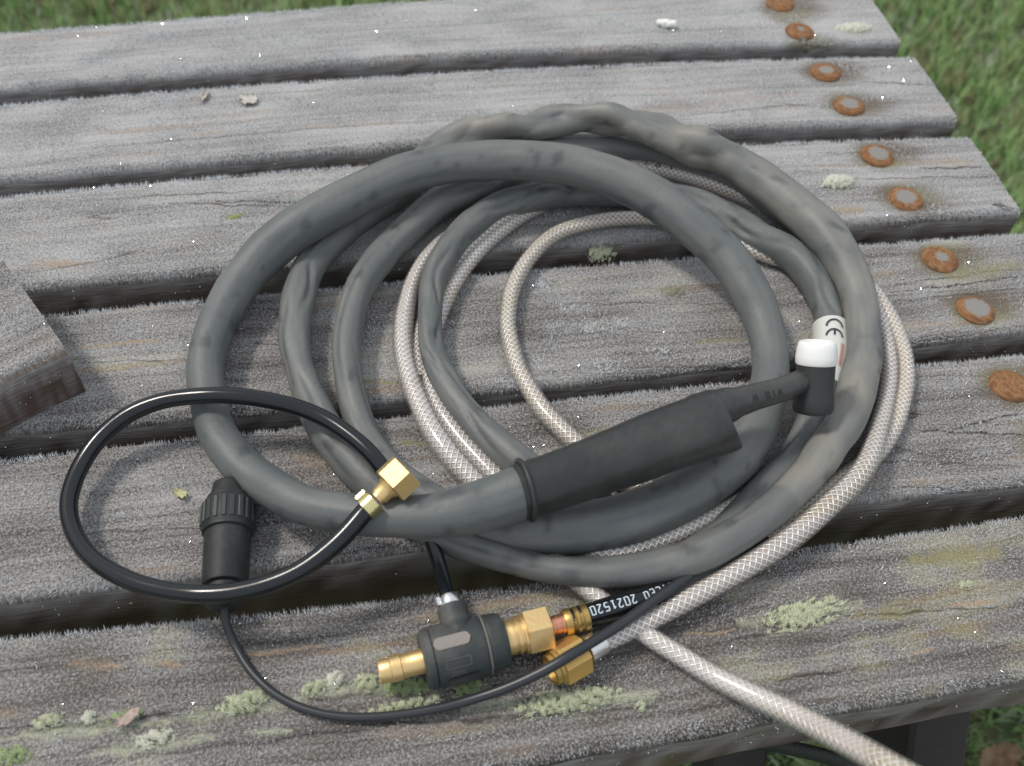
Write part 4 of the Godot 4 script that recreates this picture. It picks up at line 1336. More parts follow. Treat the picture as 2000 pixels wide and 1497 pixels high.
	var c := path_of([
		Vector4(0.1332, 0.726, -0.2524, 0.0056), Vector4(0.1174, 0.726, -0.2607, 0.0056), Vector4(0.1079, 0.726, -0.2742, 0.0055), Vector4(0.0995, 0.727, -0.2861, 0.0055),
		Vector4(0.0946, 0.727, -0.2942, 0.0055), Vector4(0.087, 0.727, -0.3079, 0.0056), Vector4(0.082, 0.727, -0.3231, 0.0054), Vector4(0.0781, 0.727, -0.3383, 0.0052),
		Vector4(0.0769, 0.727, -0.3544, 0.0053), Vector4(0.077, 0.727, -0.3701, 0.0052), Vector4(0.0793, 0.727, -0.3828, 0.0051), Vector4(0.0856, 0.727, -0.4031, 0.0053),
		Vector4(0.0999, 0.727, -0.4263, 0.0052), Vector4(0.1211, 0.727, -0.4458, 0.0054), Vector4(0.1513, 0.727, -0.4541, 0.0053), Vector4(0.1855, 0.726, -0.4535, 0.0052),
		Vector4(0.2065, 0.726, -0.442, 0.0051), Vector4(0.2281, 0.726, -0.4282, 0.0051), Vector4(0.2502, 0.726, -0.4117, 0.0052), Vector4(0.2701, 0.726, -0.4004, 0.0051),
		Vector4(0.2914, 0.726, -0.3935, 0.0051), Vector4(0.3048, 0.726, -0.3777, 0.0051), Vector4(0.3074, 0.726, -0.3643, 0.0052), Vector4(0.3082, 0.726, -0.3503, 0.0052),
		Vector4(0.3073, 0.726, -0.3381, 0.0052), Vector4(0.305, 0.726, -0.3243, 0.0052), Vector4(0.2998, 0.726, -0.3087, 0.0053), Vector4(0.2894, 0.726, -0.2902, 0.0053),
		Vector4(0.2765, 0.726, -0.2729, 0.0053), Vector4(0.2607, 0.726, -0.2585, 0.0055), Vector4(0.2431, 0.726, -0.2488, 0.0054), Vector4(0.2278, 0.726, -0.2412, 0.0054),
		Vector4(0.211, 0.726, -0.2315, 0.0054), Vector4(0.196, 0.726, -0.2243, 0.0053), Vector4(0.1748, 0.726, -0.2176, 0.0054)], 0.0022)
	braided(tc, c, Color(0.56, 0.47, 0.35))
	# D: a strand glimpsed on both sides of the inner sleeve turn
	var td := thing("braided_hose", "short stretch of clear braided hose beside the inner sleeve, upper left of centre", "hose", Vector3(0.0581, 0.72, -0.439))
	var e := path_of([
		Vector4(0.1191, 0.732, -0.473, 0.005), Vector4(0.0942, 0.731, -0.4639, 0.0051), Vector4(0.0709, 0.729, -0.4457, 0.005), Vector4(0.0552, 0.727, -0.4289, 0.0049),
		Vector4(0.0435, 0.726, -0.4123, 0.005), Vector4(0.0354, 0.725, -0.3972, 0.0049), Vector4(0.0279, 0.725, -0.3776, 0.0048), Vector4(0.0239, 0.725, -0.3585, 0.0048),
		Vector4(0.0232, 0.725, -0.3398, 0.0047)], 0.0022)
	braided(td, e, Color(0.36, 0.28, 0.225))


func hex_profile(length: float, radius: float) -> Array:
	return [Vector2(0.0, radius * 0.45), Vector2(0.0, radius * 0.86), Vector2(0.0007, radius), Vector2(length - 0.0007, radius), Vector2(length, radius * 0.86), Vector2(length, radius * 0.45)]


# ------------------------------------------------------------------ coupling with black hose and power cable

func coupling() -> void:
	var left := Vector3(-0.0121, 0.7335, -0.1706)
	var right := Vector3(0.0805, 0.7328, -0.1835)
	var d := (right - left).normalized()
	var t := thing("hose_coupling", "black cylindrical gas coupling joining brass stub, thin black hose and power cable", "hose coupling", Vector3(left.x, TOP, left.z))
	var l := left.distance_to(right)
	var at := func(px_share: float) -> float: return l * px_share
	# brass stub with its barb
	var s0 := 0.0
	var s1: float = at.call(0.235)
	part("hose_barb", lathe(left, d, [Vector2(0.0007, 0.0), Vector2(0.001, 0.0035), Vector2(0.0, 0.0040), Vector2(0.0, 0.0050), Vector2(0.0004, 0.0053), Vector2(0.0050, 0.0055), Vector2(0.0054, 0.0059), Vector2(0.0098, 0.0060), Vector2(0.0102, 0.0054), Vector2(0.0150, 0.0054), Vector2(0.0152, 0.0055), Vector2(s1 - s0 + 0.002, 0.0055)], 40), mat.brass_bright, t)
	# moulded body
	var tone := func(p: Vector3, _pr: Vector2) -> Color:
		var q := clampf(0.35 + rough_noise.get_noise_3d(p.x * 40.0, p.y * 40.0, p.z * 40.0) * 1.3 + 0.25 * n3(p, 500.0), 0, 1)
		return Color(0.034, 0.040, 0.040).lerp(Color(0.095, 0.094, 0.088), q)
	var b0: float = at.call(0.212)
	var b1: float = at.call(0.512)
	var rad := 0.0139
	part("body", lathe(left + d * b0, d, [Vector2(0, 0.0055), Vector2(0, rad * 0.86), Vector2(0.0012, rad * 0.94), Vector2(0.0016, rad * 0.965), Vector2(0.0040, rad * 0.975), Vector2(0.0044, rad * 0.93), Vector2(0.0050, rad * 0.99), Vector2(0.0064, rad), Vector2(b1 - b0 - 0.0016, rad * 0.985), Vector2(b1 - b0 - 0.0004, rad * 0.96), Vector2(b1 - b0, rad * 0.9), Vector2(b1 - b0, 0.006)], 64, {"color": tone}), mat.moulded_tint, t)
	part("body_ring", lathe(left + d * b1, d, [Vector2(0, 0.008), Vector2(0, rad * 0.95), Vector2(0.0006, rad * 0.975), Vector2(0.0012, rad * 0.95), Vector2(0.0012, 0.008)], 64), plain(Color(0.14, 0.135, 0.115), 0.7), t)
	var c1: float = at.call(0.622)
	part("end_collar", lathe(left + d * (b1 + 0.0012), d, [Vector2(0, 0.006), Vector2(0, rad * 0.90), Vector2(0.0008, rad * 0.93), Vector2(c1 - b1 - 0.004, rad * 0.90), Vector2(c1 - b1 - 0.002, rad * 0.84), Vector2(c1 - b1 - 0.0012, rad * 0.7), Vector2(c1 - b1 - 0.0012, 0.004)], 56, {"color": tone}), mat.moulded_tint, t)
	# ledges moulded on the body: a dusty raised pad, a name-plate outline, a grip groove
	var up := (Vector3.UP - d * d.y).normalized()
	var out_z := d.cross(up)
	if out_z.z < 0.0:
		out_z = -out_z
	var bp := path_of([v4(left + d * b0, rad), v4(left + d * (b0 + 0.012), rad), v4(left + d * b1, rad * 0.985)], 0.0015)
	var sgn := 1.0 if bp.side[0].dot(out_z) > 0.0 else -1.0
	var pad := []
	for k in 15:
		pad.append(Vector2(0.0045 + 0.0165 * k / 14.0, sgn * 0.0005))
	part("dusty_pad", strip_plate(bp, 0.0048, 0.0215, sgn * -0.0024, sgn * 0.0030, 0.0008), plain(Color(0.26, 0.235, 0.21), 0.8), t)
	part("name_plate", strips(bp, frame_lines(0.0085, 0.0195, sgn * 0.0082, sgn * 0.0122), 0.0005, 0.0002), plain(Color(0.095, 0.095, 0.09), 0.6), t)
	part("grip_ledge", strip_plate(bp, 0.0085, 0.0225, sgn * 0.0178, sgn * 0.0196, 0.0007), mat.moulded, t)
	# brass collar, hex nut, copper braid collar, crimped collar
	var n0: float = at.call(0.602)
	part("threaded_collar", lathe(left + d * n0, d, [Vector2(0, 0.004), Vector2(0.002, 0.0077), Vector2(0.0055, 0.0080), Vector2(0.0057, 0.0074), Vector2(0.0066, 0.0074), Vector2(0.0068, 0.0083), Vector2(0.0085, 0.0083), Vector2(0.0087, 0.0077), Vector2(0.0096, 0.0077), Vector2(0.0098, 0.0088), Vector2(0.0125, 0.0090)], 44), mat.brass_bright, t)
	part("hex_nut", lathe(left + d * at.call(0.716), d, hex_profile(0.0124, 0.0108), 6, {"flat": true, "turn": 0.40}), mat.brass_bright, t)
	part("copper_collar", lathe(left + d * at.call(0.838), d, [Vector2(0, 0.0046), Vector2(0.002, 0.0047), Vector2(0.0022, 0.0045), Vector2(0.0034, 0.0045), Vector2(0.0036, 0.0047), Vector2(0.0052, 0.0047), Vector2(0.0054, 0.0045), Vector2(0.0062, 0.0045), Vector2(0.0064, 0.0047), Vector2(0.0105, 0.0047)], 36), mat.copper, t)
	part("crimped_collar", lathe(left + d * at.call(0.925), d, [Vector2(-0.0004, 0.004), Vector2(-0.0002, 0.0057), Vector2(0.0008, 0.0062), Vector2(0.0030, 0.0063), Vector2(0.0037, 0.0054), Vector2(0.0046, 0.0054), Vector2(0.0053, 0.0062), Vector2(0.0066, 0.0062), Vector2(0.0073, 0.0055), Vector2(0.0081, 0.0055), Vector2(0.0088, 0.0063), Vector2(0.0112, 0.0063), Vector2(0.0116, 0.0056)], 40), mat.brass_aged, t)
	var k3 := path_of([v4(left + d * at.call(0.945), 0.0055)] + [
		Vector4(0.0857, 0.7325, -0.185, 0.0057), Vector4(0.1023, 0.732, -0.1877, 0.0059), Vector4(0.1224, 0.73, -0.1922, 0.0058), Vector4(0.1424, 0.728, -0.1987, 0.0054),
		Vector4(0.1636, 0.7265, -0.2078, 0.005), Vector4(0.1827, 0.726, -0.2171, 0.0049)], 0.003)
	part("power_cable", tube(k3, 28), mat.power, t)
	part("cable_lettering", lettering(k3, "..CEO 2021520.", 0.0530, 0.0008 * sgn, 0.0040, 0.00335, -1.0, 0.00055, 0.00025), mat.white_print, t)
	# the branch: boot, ferrule and the glossy black hose that loops away to the left
	var foot := Vector3(0.0242, 0.741, -0.1835)
	var tip := Vector3(0.0223, 0.7415, -0.197)
	var bd := (tip - foot).normalized()
	var bl := foot.distance_to(tip)
	part("boot", lathe(foot - bd * 0.004, bd, [Vector2(0, 0.0050), Vector2(0.0035, 0.0058), Vector2(0.0055, 0.0068), Vector2(bl - 0.001, 0.0071), Vector2(bl, 0.0069), Vector2(bl + 0.0006, 0.006), Vector2(bl + 0.0006, 0.003)], 40, {"color": tone}), mat.moulded_tint, t)
	part("hose_clip", lathe(tip - bd * 0.0042, bd, [Vector2(0, 0.004), Vector2(0, 0.0047), Vector2(0.0003, 0.0049), Vector2(0.0056, 0.0049), Vector2(0.0059, 0.0047), Vector2(0.0059, 0.003)], 36), mat.zinc, t)
	part("clip_ear", boxes([[Transform3D(frame(bd), tip - bd * 0.001 + Vector3(-0.0052, 0.001, 0.0)), Vector3(0.0026, 0.003, 0.005)]], 0.0006), mat.zinc, t)
	var k1 := path_of([
		Vector4(0.0226, 0.7395, -0.1934, 0.0033), Vector4(0.0215, 0.738, -0.2025, 0.0033), Vector4(0.02, 0.733, -0.2207, 0.0035), Vector4(0.0176, 0.73, -0.2361, 0.0037),
		Vector4(0.0125, 0.73, -0.2504, 0.0039), Vector4(0.006, 0.734, -0.2607, 0.0041), Vector4(-0.0006, 0.742, -0.2676, 0.0042), Vector4(-0.006, 0.746, -0.2766, 0.0042),
		Vector4(-0.0154, 0.747, -0.2887, 0.0042), Vector4(-0.0276, 0.747, -0.3011, 0.0043), Vector4(-0.04, 0.748, -0.3091, 0.0043), Vector4(-0.0541, 0.75, -0.3142, 0.0043),
		Vector4(-0.0708, 0.751, -0.3188, 0.0043), Vector4(-0.0892, 0.75, -0.3222, 0.0043), Vector4(-0.1104, 0.746, -0.3245, 0.0043), Vector4(-0.128, 0.742, -0.3208, 0.0044),
		Vector4(-0.1421, 0.737, -0.3116, 0.0044), Vector4(-0.1505, 0.734, -0.2991, 0.0044), Vector4(-0.1544, 0.733, -0.2853, 0.0044), Vector4(-0.1544, 0.733, -0.2727, 0.0043),
		Vector4(-0.1491, 0.734, -0.2572, 0.0043), Vector4(-0.1381, 0.737, -0.241, 0.0043), Vector4(-0.1206, 0.742, -0.2261, 0.0043), Vector4(-0.1041, 0.746, -0.2168, 0.0042),
		Vector4(-0.0882, 0.75, -0.2106, 0.0042), Vector4(-0.0731, 0.752, -0.2083, 0.0043), Vector4(-0.058, 0.754, -0.209, 0.0043), Vector4(-0.0426, 0.757, -0.2124, 0.0043),
		Vector4(-0.0297, 0.76, -0.2191, 0.0045), Vector4(-0.02, 0.763, -0.2261, 0.0045), Vector4(-0.012, 0.766, -0.2334, 0.0045), Vector4(-0.008, 0.767, -0.2369, 0.0042)], 0.003)
	part("hose", tube(k1, 24), mat.gloss, t)
	# its end: clamp, neck, hex nut
	var f0 := Vector3(-0.0109, 0.7668, -0.2347)
	var f1 := Vector3(0.0066, 0.7735, -0.2464)
	var fd := (f1 - f0).normalized()
	part("clamp", lathe(f0 - fd * 0.0012, fd, [Vector2(0, 0.0045), Vector2(0, 0.0053), Vector2(0.0003, 0.0056), Vector2(0.0060, 0.0056), Vector2(0.0063, 0.0053), Vector2(0.0063, 0.004)], 36), mat.zinc_yellow, t)
	var cx := fd.cross(Vector3.UP).normalized()
	if cx.z > 0.0:
		cx = -cx
	var cy := cx.cross(fd)
	if cy.y < 0.0:
		cy = -cy
	part("clamp_ear", boxes([[Transform3D(frame(fd), f0 + fd * 0.0019 + cx * 0.0052 + cy * 0.0026), Vector3(0.0026, 0.0034, 0.0058)]], 0.0008), mat.zinc_yellow, t)
	part("stem", lathe(f0 + fd * 0.0063, fd, [Vector2(0, 0.0036), Vector2(0.0012, 0.0036), Vector2(0.0013, 0.0043), Vector2(0.0052, 0.0046), Vector2(0.0060, 0.0050), Vector2(0.0078, 0.0062)], 36), mat.brass_bright, t)
	part("hex_nut", lathe(f0 + fd * 0.0138, fd, hex_profile(0.0112, 0.0098), 6, {"flat": true, "turn": 0.62}), mat.brass_bright, t)


func frame(z: Vector3) -> Basis:
	var x := Vector3.UP.cross(z).normalized()
	return Basis(x, z.cross(x), z)


func v4(p: Vector3, r: float) -> Vector4:
	return Vector4(p.x, p.y, p.z, r)


func frame_lines(s0: float, s1: float, a0: float, a1: float) -> Array:
	var out := []
	for e in [[Vector2(s0, a0), Vector2(s1, a0)], [Vector2(s1, a0), Vector2(s1, a1)], [Vector2(s1, a1), Vector2(s0, a1)], [Vector2(s0, a1), Vector2(s0, a0)]]:
		var l := []
		for k in 7:
			l.append(e[0].lerp(e[1], k / 6.0))
		out.append(l)
	return out


func strip_plate(p: Dictionary, s0: float, s1: float, a0: float, a1: float, thick: float) -> ArrayMesh:
	# a raised plate with rounded ends that follows a round body
	var v := PackedVector3Array()
	var n := PackedVector3Array()
	var idx := PackedInt32Array()
	var half := absf(a1 - a0) * 0.5
	var mid := (a0 + a1) * 0.5
	for layer in 2:
		for k in 25:
			var s := lerpf(s0, s1, k / 24.0)
			var edge := minf(s - s0, s1 - s)
			var w := half * (sqrt(maxf(0.0, 1.0 - pow(1.0 - clampf(edge / half, 0, 1), 2))) if edge < half else 1.0)
			for j in 5:
				var one := strip_on(p, [Vector2(s, mid + w * (j - 2) / 2.0 * (1.0 if layer == 0 else 1.06)), Vector2(s + 0.00001, mid + w * (j - 2) / 2.0)], 0.0, thick if layer == 0 else -0.0006)
				v.append(one.v[0])
				n.append(one.n[0])
	for k in 24:
		for j in 4:
			var a := k * 5 + j
			idx.append_array([a, a + 1, a + 5, a + 1, a + 6, a + 5])
		for j in [0, 4]:
			var a: int = k * 5 + j
			idx.append_array([a, a + 5, a + 125, a + 5, a + 130, a + 125])
	return build(v, n, idx)


# ------------------------------------------------------------------ control cable with its plug

func control_cable() -> void:
	var tip := Vector3(-0.0779, 0.7335, -0.2749)
	var end := Vector3(-0.0797, 0.7325, -0.2102)
	var d := (end - tip).normalized()
	var l := tip.distance_to(end)
	var t := thing("control_cable", "thin black control cable ending in a round ribbed black plug, lower left", "cable", Vector3(tip.x, TOP, tip.z))
	var dusty := func(p: Vector3, _pr: Vector2) -> Color:
		var q := clampf(0.3 + n3(p, 700.0) * 0.25 + 0.6 * rough_noise.get_noise_3d(p.x * 40.0, p.y * 40.0, p.z * 40.0), 0, 1)
		var c := Color(0.012, 0.014, 0.014).lerp(Color(0.042, 0.046, 0.045), q)
		return c
	part("plug_nose", lathe(tip - d * 0.002, d, [Vector2(0.003, 0.0), Vector2(0.003, 0.0066), Vector2(0.0, 0.0072), Vector2(0.0, 0.0078), Vector2(0.0006, 0.0084), Vector2(0.0075, 0.0094), Vector2(0.0078, 0.0106), Vector2(0.0090, 0.0109), Vector2(0.0104, 0.0110)], 40, {"color": dusty}), mat.moulded_tint, t)
	part("plug_ring", lathe(tip + d * 0.0080, d, [Vector2(0, 0.008), Vector2(0.0, 0.0108), Vector2(0.0012, 0.0122), Vector2(0.0022, 0.0126), Vector2(0.0150, 0.0126), Vector2(0.0156, 0.0122), Vector2(0.0172, 0.0121), Vector2(0.0176, 0.0112), Vector2(0.0176, 0.0085)], 110, {"ribs": 22, "rib_from": 2, "rib_to": 4, "color": dusty}), mat.moulded_tint, t)
	var bars := []
	var rx := frame(d)
	for j in 20:
		var ang := TAU * j / 20.0
		var out_dir := rx.x * cos(ang) + rx.y * sin(ang)
		bars.append([Transform3D(Basis(d.cross(out_dir), out_dir, -d).orthonormalized(), tip + d * 0.0165 + out_dir * 0.0124), Vector3(0.0024, 0.0018, 0.0118)])
	part("grip_ribs", boxes(bars, 0.0005), plain(Color(0.035, 0.039, 0.039), 0.45), t)
	part("plug_body", lathe(tip + d * 0.0250, d, [Vector2(0, 0.0085), Vector2(0.0004, 0.0108), Vector2(0.002, 0.0110), Vector2(l - 0.0385, 0.0106), Vector2(l - 0.037, 0.0102), Vector2(l - 0.0365, 0.0085), Vector2(l - 0.0365, 0.004)], 48, {"color": dusty}), mat.moulded_tint, t)
	part("cord_clamp", lathe(tip + d * (l - 0.0118), d, [Vector2(0, 0.0070), Vector2(0.0008, 0.0086), Vector2(0.0092, 0.0084), Vector2(0.0100, 0.0076), Vector2(0.0104, 0.0065), Vector2(0.0104, 0.0)], 40, {"color": dusty}), mat.moulded_tint, t)
	var sx := d.cross(Vector3.UP).normalized()
	if sx.x > 0.0:
		sx = -sx
	part("clamp_bar", boxes([[Transform3D(frame(d), tip + d * (l - 0.0055) + Vector3.UP * 0.0072 + sx * 0.0042), Vector3(0.0085, 0.0042, 0.0060)]], 0.0008), plain(Color(0.085, 0.085, 0.083), 0.7), t)
	var k2 := path_of([
		Vector4(-0.0791, 0.7325, -0.2142, 0.002), Vector4(-0.0796, 0.7315, -0.2081, 0.002), Vector4(-0.079, 0.729, -0.2041, 0.002), Vector4(-0.0776, 0.724, -0.2002, 0.002),
		Vector4(-0.0715, 0.7225, -0.1874, 0.002), Vector4(-0.0627, 0.7225, -0.1755, 0.0019), Vector4(-0.0519, 0.7225, -0.1665, 0.0019), Vector4(-0.0381, 0.723, -0.1595, 0.0019),
		Vector4(-0.0227, 0.7235, -0.1556, 0.002), Vector4(-0.0061, 0.724, -0.1542, 0.002), Vector4(0.0108, 0.725, -0.1541, 0.0021), Vector4(0.028, 0.727, -0.1554, 0.0023),
		Vector4(0.0452, 0.732, -0.1571, 0.0024), Vector4(0.0627, 0.738, -0.1607, 0.0025), Vector4(0.0717, 0.74, -0.164, 0.0025), Vector4(0.0815, 0.739, -0.1684, 0.0024),
		Vector4(0.102, 0.7365, -0.1786, 0.0025), Vector4(0.1189, 0.7365, -0.1877, 0.0024), Vector4(0.1323, 0.735, -0.1951, 0.0022), Vector4(0.1482, 0.732, -0.2041, 0.0021),
		Vector4(0.168, 0.728, -0.2144, 0.0022), Vector4(0.1882, 0.726, -0.2253, 0.0021)], 0.003)
	part("cable", tube(k2, 18), mat.cable, t)


# ------------------------------------------------------------------ lichen and litter

func tuft_mesh(at: Vector3, hx: float, hz: float, turn: float, height: float, count: int, low: Color, high: Color, seed_at: float, curl := 0.5) -> ArrayMesh:
	# a cushion of little frosted lobes, thick in the middle and ragged at its edge
	var v := PackedVector3Array()
	var n := PackedVector3Array()
	var c := PackedColorArray()
	var idx := PackedInt32Array()
	var made := 0
	var tries := 0
	while made < count and tries < count * 12:
		tries += 1
		var q := Vector2(rng.randf_range(-1, 1), rng.randf_range(-1, 1))
		var ragged := 0.30 * grain.get_noise_2d(q.x * 2.6 + seed_at * 7.0, q.y * 2.6) * 2.0
		var gaps := grain.get_noise_2d(q.x * hx * 260.0 + seed_at, q.y * hz * 260.0)
		if q.length() + ragged + 0.35 * absf(grain.get_noise_2d(q.x * 9.0, q.y * 9.0 + seed_at)) > 1.0 or gaps < -0.62 + 0.5 * rng.randf() + 0.25 * q.length() or rng.randf() < q.length_squared() * 0.7:
			continue
		made += 1
		var mound := sqrt(maxf(0.0, 1.0 - minf(1.0, q.length_squared())))
		var foot := Vector3(q.x * hx, 0, q.y * hz).rotated(Vector3.UP, turn) + at
		foot.y += height * 0.55 * mound * (0.7 + 0.5 * gaps)
		var dir := Vector3(rng.randf_range(-1, 1) * curl + q.x * 0.4, 1.0, rng.randf_range(-1, 1) * curl + q.y * 0.4).normalized()
		var tall := height * rng.randf_range(0.3, 1.0) * (0.4 + 0.7 * mound)
		var wide := rng.randf_range(0.0002, 0.00036)
		var a0 := rng.randf() * TAU
		var shade := low.lerp(high, clampf(rng.randf() * 1.3 - 0.3 + 0.3 * mound + 0.4 * gaps, 0, 1))  # low tone kept dark to paint in shade deep between the lobes
		var peak := foot + dir * tall
		for k in 3:
			var o := Vector3(cos(a0 + TAU * k / 3.0), 0, sin(a0 + TAU * k / 3.0))
			var o2 := Vector3(cos(a0 + TAU * (k + 1) / 3.0), 0, sin(a0 + TAU * (k + 1) / 3.0))
			var begin := v.size()
			v.append_array([foot + o * wide - Vector3(0, 0.0008, 0), foot + o2 * wide - Vector3(0, 0.0008, 0), peak])
			var nn := (o + o2 + dir * 1.2).normalized()
			n.append_array([nn, nn, nn])
			c.append_array([shade, shade, shade.lerp(high, 0.5)])
			idx.append_array([begin, begin + 1, begin + 2])
	return build(v, n, idx, c)


func lichens() -> void:
	var pale := [Color(0.20, 0.235, 0.10), Color(0.68, 0.71, 0.55)]
	var green := [Color(0.15, 0.23, 0.06), Color(0.48, 0.56, 0.33)]
	var white := [Color(0.36, 0.38, 0.26), Color(0.78, 0.79, 0.70)]
	var grey := [Color(0.20, 0.19, 0.13), Color(0.38, 0.37, 0.29)]
	var on := "lichen tufts growing on the table planks"
	var spots := [
		[Vector3(0.1911, 0.72, -0.1762), 0.0253, 0.0081, 0.13, 0.0042, 1100, pale, "long pale green lichen cushion right of where the two clear hoses cross"],
		[Vector3(0.0693, 0.72, -0.1507), 0.0288, 0.0064, 0.03, 0.0042, 1300, pale, "broad pale green lichen mat just below the loose brass nut"],
		[Vector3(-0.072, 0.72, -0.1707), 0.0127, 0.0057, 0.18, 0.0048, 560, pale, "bright pale lichen tuft on the inner side of the thin cable's bend"],
		[Vector3(-0.1549, 0.72, -0.1738), 0.0078, 0.0038, 0.12, 0.0036, 240, pale, "flat pale lichen tuft near the left end of the front plank"],
		[Vector3(-0.138, 0.72, -0.173), 0.0033, 0.003, 0.0, 0.0040, 110, white, "small round whitish lichen knob between two flatter tufts, front plank left"],
		[Vector3(-0.1098, 0.72, -0.1598), 0.0101, 0.0044, 0.1, 0.0036, 320, white, "whitish ragged lichen tuft nearest the bottom edge, front plank left"],
		[Vector3(-0.1229, 0.72, -0.1715), 0.0089, 0.0032, 0.1, 0.0024, 180, green, "thin dull green lichen smear around a pinkish bark scrap"],
		[Vector3(-0.0415, 0.72, -0.1725), 0.0062, 0.004, 0.0, 0.0040, 190, pale, "small lichen tuft left of the brass stub, above the thin cable"],
		[Vector3(-0.0319, 0.72, -0.175), 0.0051, 0.004, 0.2, 0.0048, 190, white, "small round pale lichen knob beside the brass stub's left"],
		[Vector3(-0.0183, 0.72, -0.1716), 0.0069, 0.005, 0.0, 0.0040, 240, pale, "frosted lichen tuft touching the end of the brass stub"],
		[Vector3(0.0006, 0.72, -0.1671), 0.0136, 0.0042, 0.0, 0.0040, 520, green, "bright green moss strip under the brass stub and coupling body"],
		[Vector3(0.027, 0.72, -0.1629), 0.0088, 0.0037, 0.24, 0.0034, 280, green, "small frosted moss strip right below the coupling body"],
		[Vector3(-0.0043, 0.72, -0.1588), 0.0216, 0.0029, 0.08, 0.0040, 420, pale, "narrow pale lichen strip along the upper side of the thin cable"],
		[Vector3(-0.1685, 0.72, -0.1609), 0.0104, 0.0049, 0.0, 0.0036, 300, green, "greenish lichen patch in the lower left corner of the front plank"],
		[Vector3(0.1025, 0.72, -0.1437), 0.0035, 0.003, 0.0, 0.0030, 80, pale, "tiny pale lichen dot right of the broad lichen mat"],
		[Vector3(0.1495, 0.712, -0.4391), 0.0103, 0.0082, 0.0, 0.0055, 210, [Color(0.19, 0.22, 0.15), Color(0.38, 0.42, 0.31)], "grey green leafy lichen hanging in the gap inside the coil"],
		[Vector3(0.1833, 0.72, -0.3932), 0.0095, 0.0067, 0.0, 0.0030, 190, grey, "brownish grey lichen disc on the plank in the middle of the coil"],
		[Vector3(0.4101, 0.72, -0.6653), 0.0167, 0.0069, -0.05, 0.0060, 330, white, "frosty white lichen sprig beside the bolts on the farthest plank"],
		[Vector3(0.3245, 0.72, -0.4805), 0.0124, 0.0065, 0.0, 0.0085, 420, white, "fluffy white lichen tuft between bolts on the third plank"],
		[Vector3(0.2778, 0.72, -0.1809), 0.0043, 0.0026, 0.0, 0.0028, 80, pale, "tiny pale lichen speck at the right of the front plank"],
		[Vector3(-0.0813, 0.72, -0.4899), 0.0066, 0.0025, 0.05, 0.0018, 60, [Color(0.30, 0.31, 0.08), Color(0.45, 0.46, 0.2)], "yellowish lichen fleck left above the coil on the third plank"],
	]
	for k in spots.size():
		var s: Array = spots[k]
		var tones: Array = s[6]
		single("lichen", tuft_mesh(s[0], s[1], s[2], s[3], s[4] * 0.6, int(s[5] * 3.2), tones[0], tones[1], k + 1.0), mat.lichen, s[7], "lichen", on)


func flake_mesh(at: Vector3, hx: float, hz: float, turn: float, curl: float, c0: Color, c1: Color, seed_at: float, thick := 0.0008) -> ArrayMesh:
	# a curled scrap of bark or leaf with a ragged outline and some thickness
	var v := PackedVector3Array()
	var n := PackedVector3Array()
	var c := PackedColorArray()
	var idx := PackedInt32Array()
	for layer in 2:
		for k in 9:
			for j in 7:
				var p := Vector2(k / 4.0 - 1.0, j / 3.0 - 1.0)
				var r := 1.0 + 0.35 * grain.get_noise_2d(p.x * 2.0 + seed_at * 5.0, p.y * 2.0)
				var q := Vector3(p.x * hx * r * sqrt(1.0 - p.y * p.y * 0.45), 0, p.y * hz * r * sqrt(1.0 - p.x * p.x * 0.45))
				q.y = curl * (p.x * p.x * 0.8 + 0.5 * p.y * p.y + 0.5 * grain.get_noise_2d(p.x * 1.4 + seed_at, p.y * 1.4)) + (thick if layer == 0 else 0.0)
				v.append(at + q.rotated(Vector3.UP, turn))
				n.append((Vector3.UP if layer == 0 else Vector3.DOWN) + Vector3(-p.x * curl / hx * 1.2, 0, -p.y * curl / hz * 0.6))
				n[n.size() - 1] = n[n.size() - 1].normalized()
				c.append(c0.lerp(c1, clampf(0.5 + grain.get_noise_2d(p.x * 3.0 + seed_at, p.y * 9.0), 0, 1)))
	for layer in 2:
		for k in 8:
			for j in 6:
				var a := layer * 63 + k * 7 + j
				idx.append_array([a, a + 1, a + 7, a + 1, a + 8, a + 7])
	var loop := []
	for k in 9:
		loop.append(k * 7)
	for j in range(1, 7):
		loop.append(56 + j)
	for k in range(7, -1, -1):
		loop.append(k * 7 + 6)
	for j in range(5, -1, -1):
		loop.append(j)
	for k in loop.size() - 1:
		var a: int = loop[k]
		var b: int = loop[k + 1]
		idx.append_array([a, b, a + 63, b, b + 63, a + 63])
	return build(v, n, idx, c)


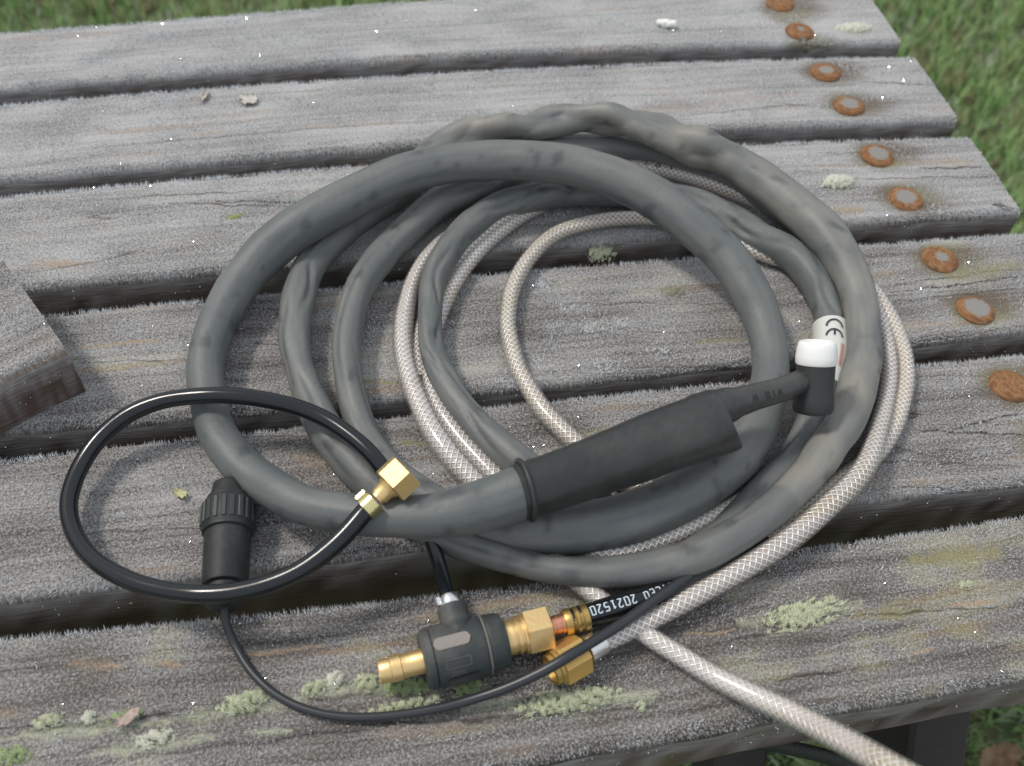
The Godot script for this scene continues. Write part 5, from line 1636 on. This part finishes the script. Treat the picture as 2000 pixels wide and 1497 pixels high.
func small_bits() -> void:
	single("bark_chip", tube(path_of([
		Vector4(0.2485, 0.722, -0.6863, 0.001), Vector4(0.2497, 0.7225, -0.6846, 0.0027), Vector4(0.2551, 0.723, -0.6811, 0.0033), Vector4(0.2609, 0.723, -0.6792, 0.0031),
		Vector4(0.2627, 0.7225, -0.6791, 0.0012)], 0.0006), 14, {"dent": 0.25, "dent_size": 260.0, "color": func(p: Vector3, _s: float, _a: float) -> Color: return Color(0.68, 0.67, 0.62).lerp(Color(0.88, 0.87, 0.84), clampf(0.6 + n3(p, 400.0), 0, 1))}), mat.lichen, "small white chip lying alone on the farthest plank", "chip")
	single("bark_flake", flake_mesh(Vector3(-0.1038, 0.7212, -0.6179), 0.0018, 0.0065, -0.35, 0.001, Color(0.36, 0.31, 0.24), Color(0.5, 0.46, 0.4), 2.0), mat.lichen, "thin upright bark flake on the second plank, left of another scrap", "flake", "bark flakes on the second plank")
	single("bark_flake", flake_mesh(Vector3(-0.0733, 0.721, -0.6111), 0.0065, 0.0055, -0.6, 0.0014, Color(0.42, 0.38, 0.32), Color(0.55, 0.52, 0.47), 3.0), mat.lichen, "broad pale bark scrap on the second plank, right of a thin flake", "flake", "bark flakes on the second plank")
	single("bark_flake", flake_mesh(Vector3(-0.1211, 0.7222, -0.1691), 0.0055, 0.0024, 0.5, 0.0016, Color(0.34, 0.25, 0.21), Color(0.5, 0.41, 0.37), 4.0), mat.lichen, "pinkish brown bark scrap on a lichen smear, front plank left", "flake")
	single("leaf_scrap", flake_mesh(Vector3(-0.1048, 0.7212, -0.2824), 0.0040, 0.0022, -0.5, 0.0016, Color(0.42, 0.43, 0.2), Color(0.55, 0.5, 0.34), 5.0), mat.lichen, "small yellow green leaf scrap inside the black hose loop", "leaf")
	single("fallen_leaf", flake_mesh(Vector3(0.6461, 0.05, -0.2475), 0.026, 0.017, 0.2, 0.012, Color(0.16, 0.095, 0.05), Color(0.24, 0.16, 0.09), 6.0, 0.0015), mat.lichen, "brown curled leaf on the grass below the table's front corner", "leaf")
	var twig := path_of([
		Vector4(0.3574, 0.726, -0.6489, 0.0014), Vector4(0.3583, 0.7245, -0.6455, 0.002), Vector4(0.3583, 0.723, -0.6407, 0.0026), Vector4(0.3613, 0.718, -0.6411, 0.0027)], 0.001)
	var bark := func(p: Vector3, _s: float, _a: float) -> Color: return Color(0.07, 0.06, 0.045).lerp(Color(0.25, 0.23, 0.19), clampf(0.4 + n3(p, 500.0), 0, 1))
	single("twig", tube(twig, 9, {"dent": 0.25, "dent_size": 300.0, "color": bark}), mat.lichen, "tiny dark twig leaning on a rusty bolt of the farthest plank", "twig")
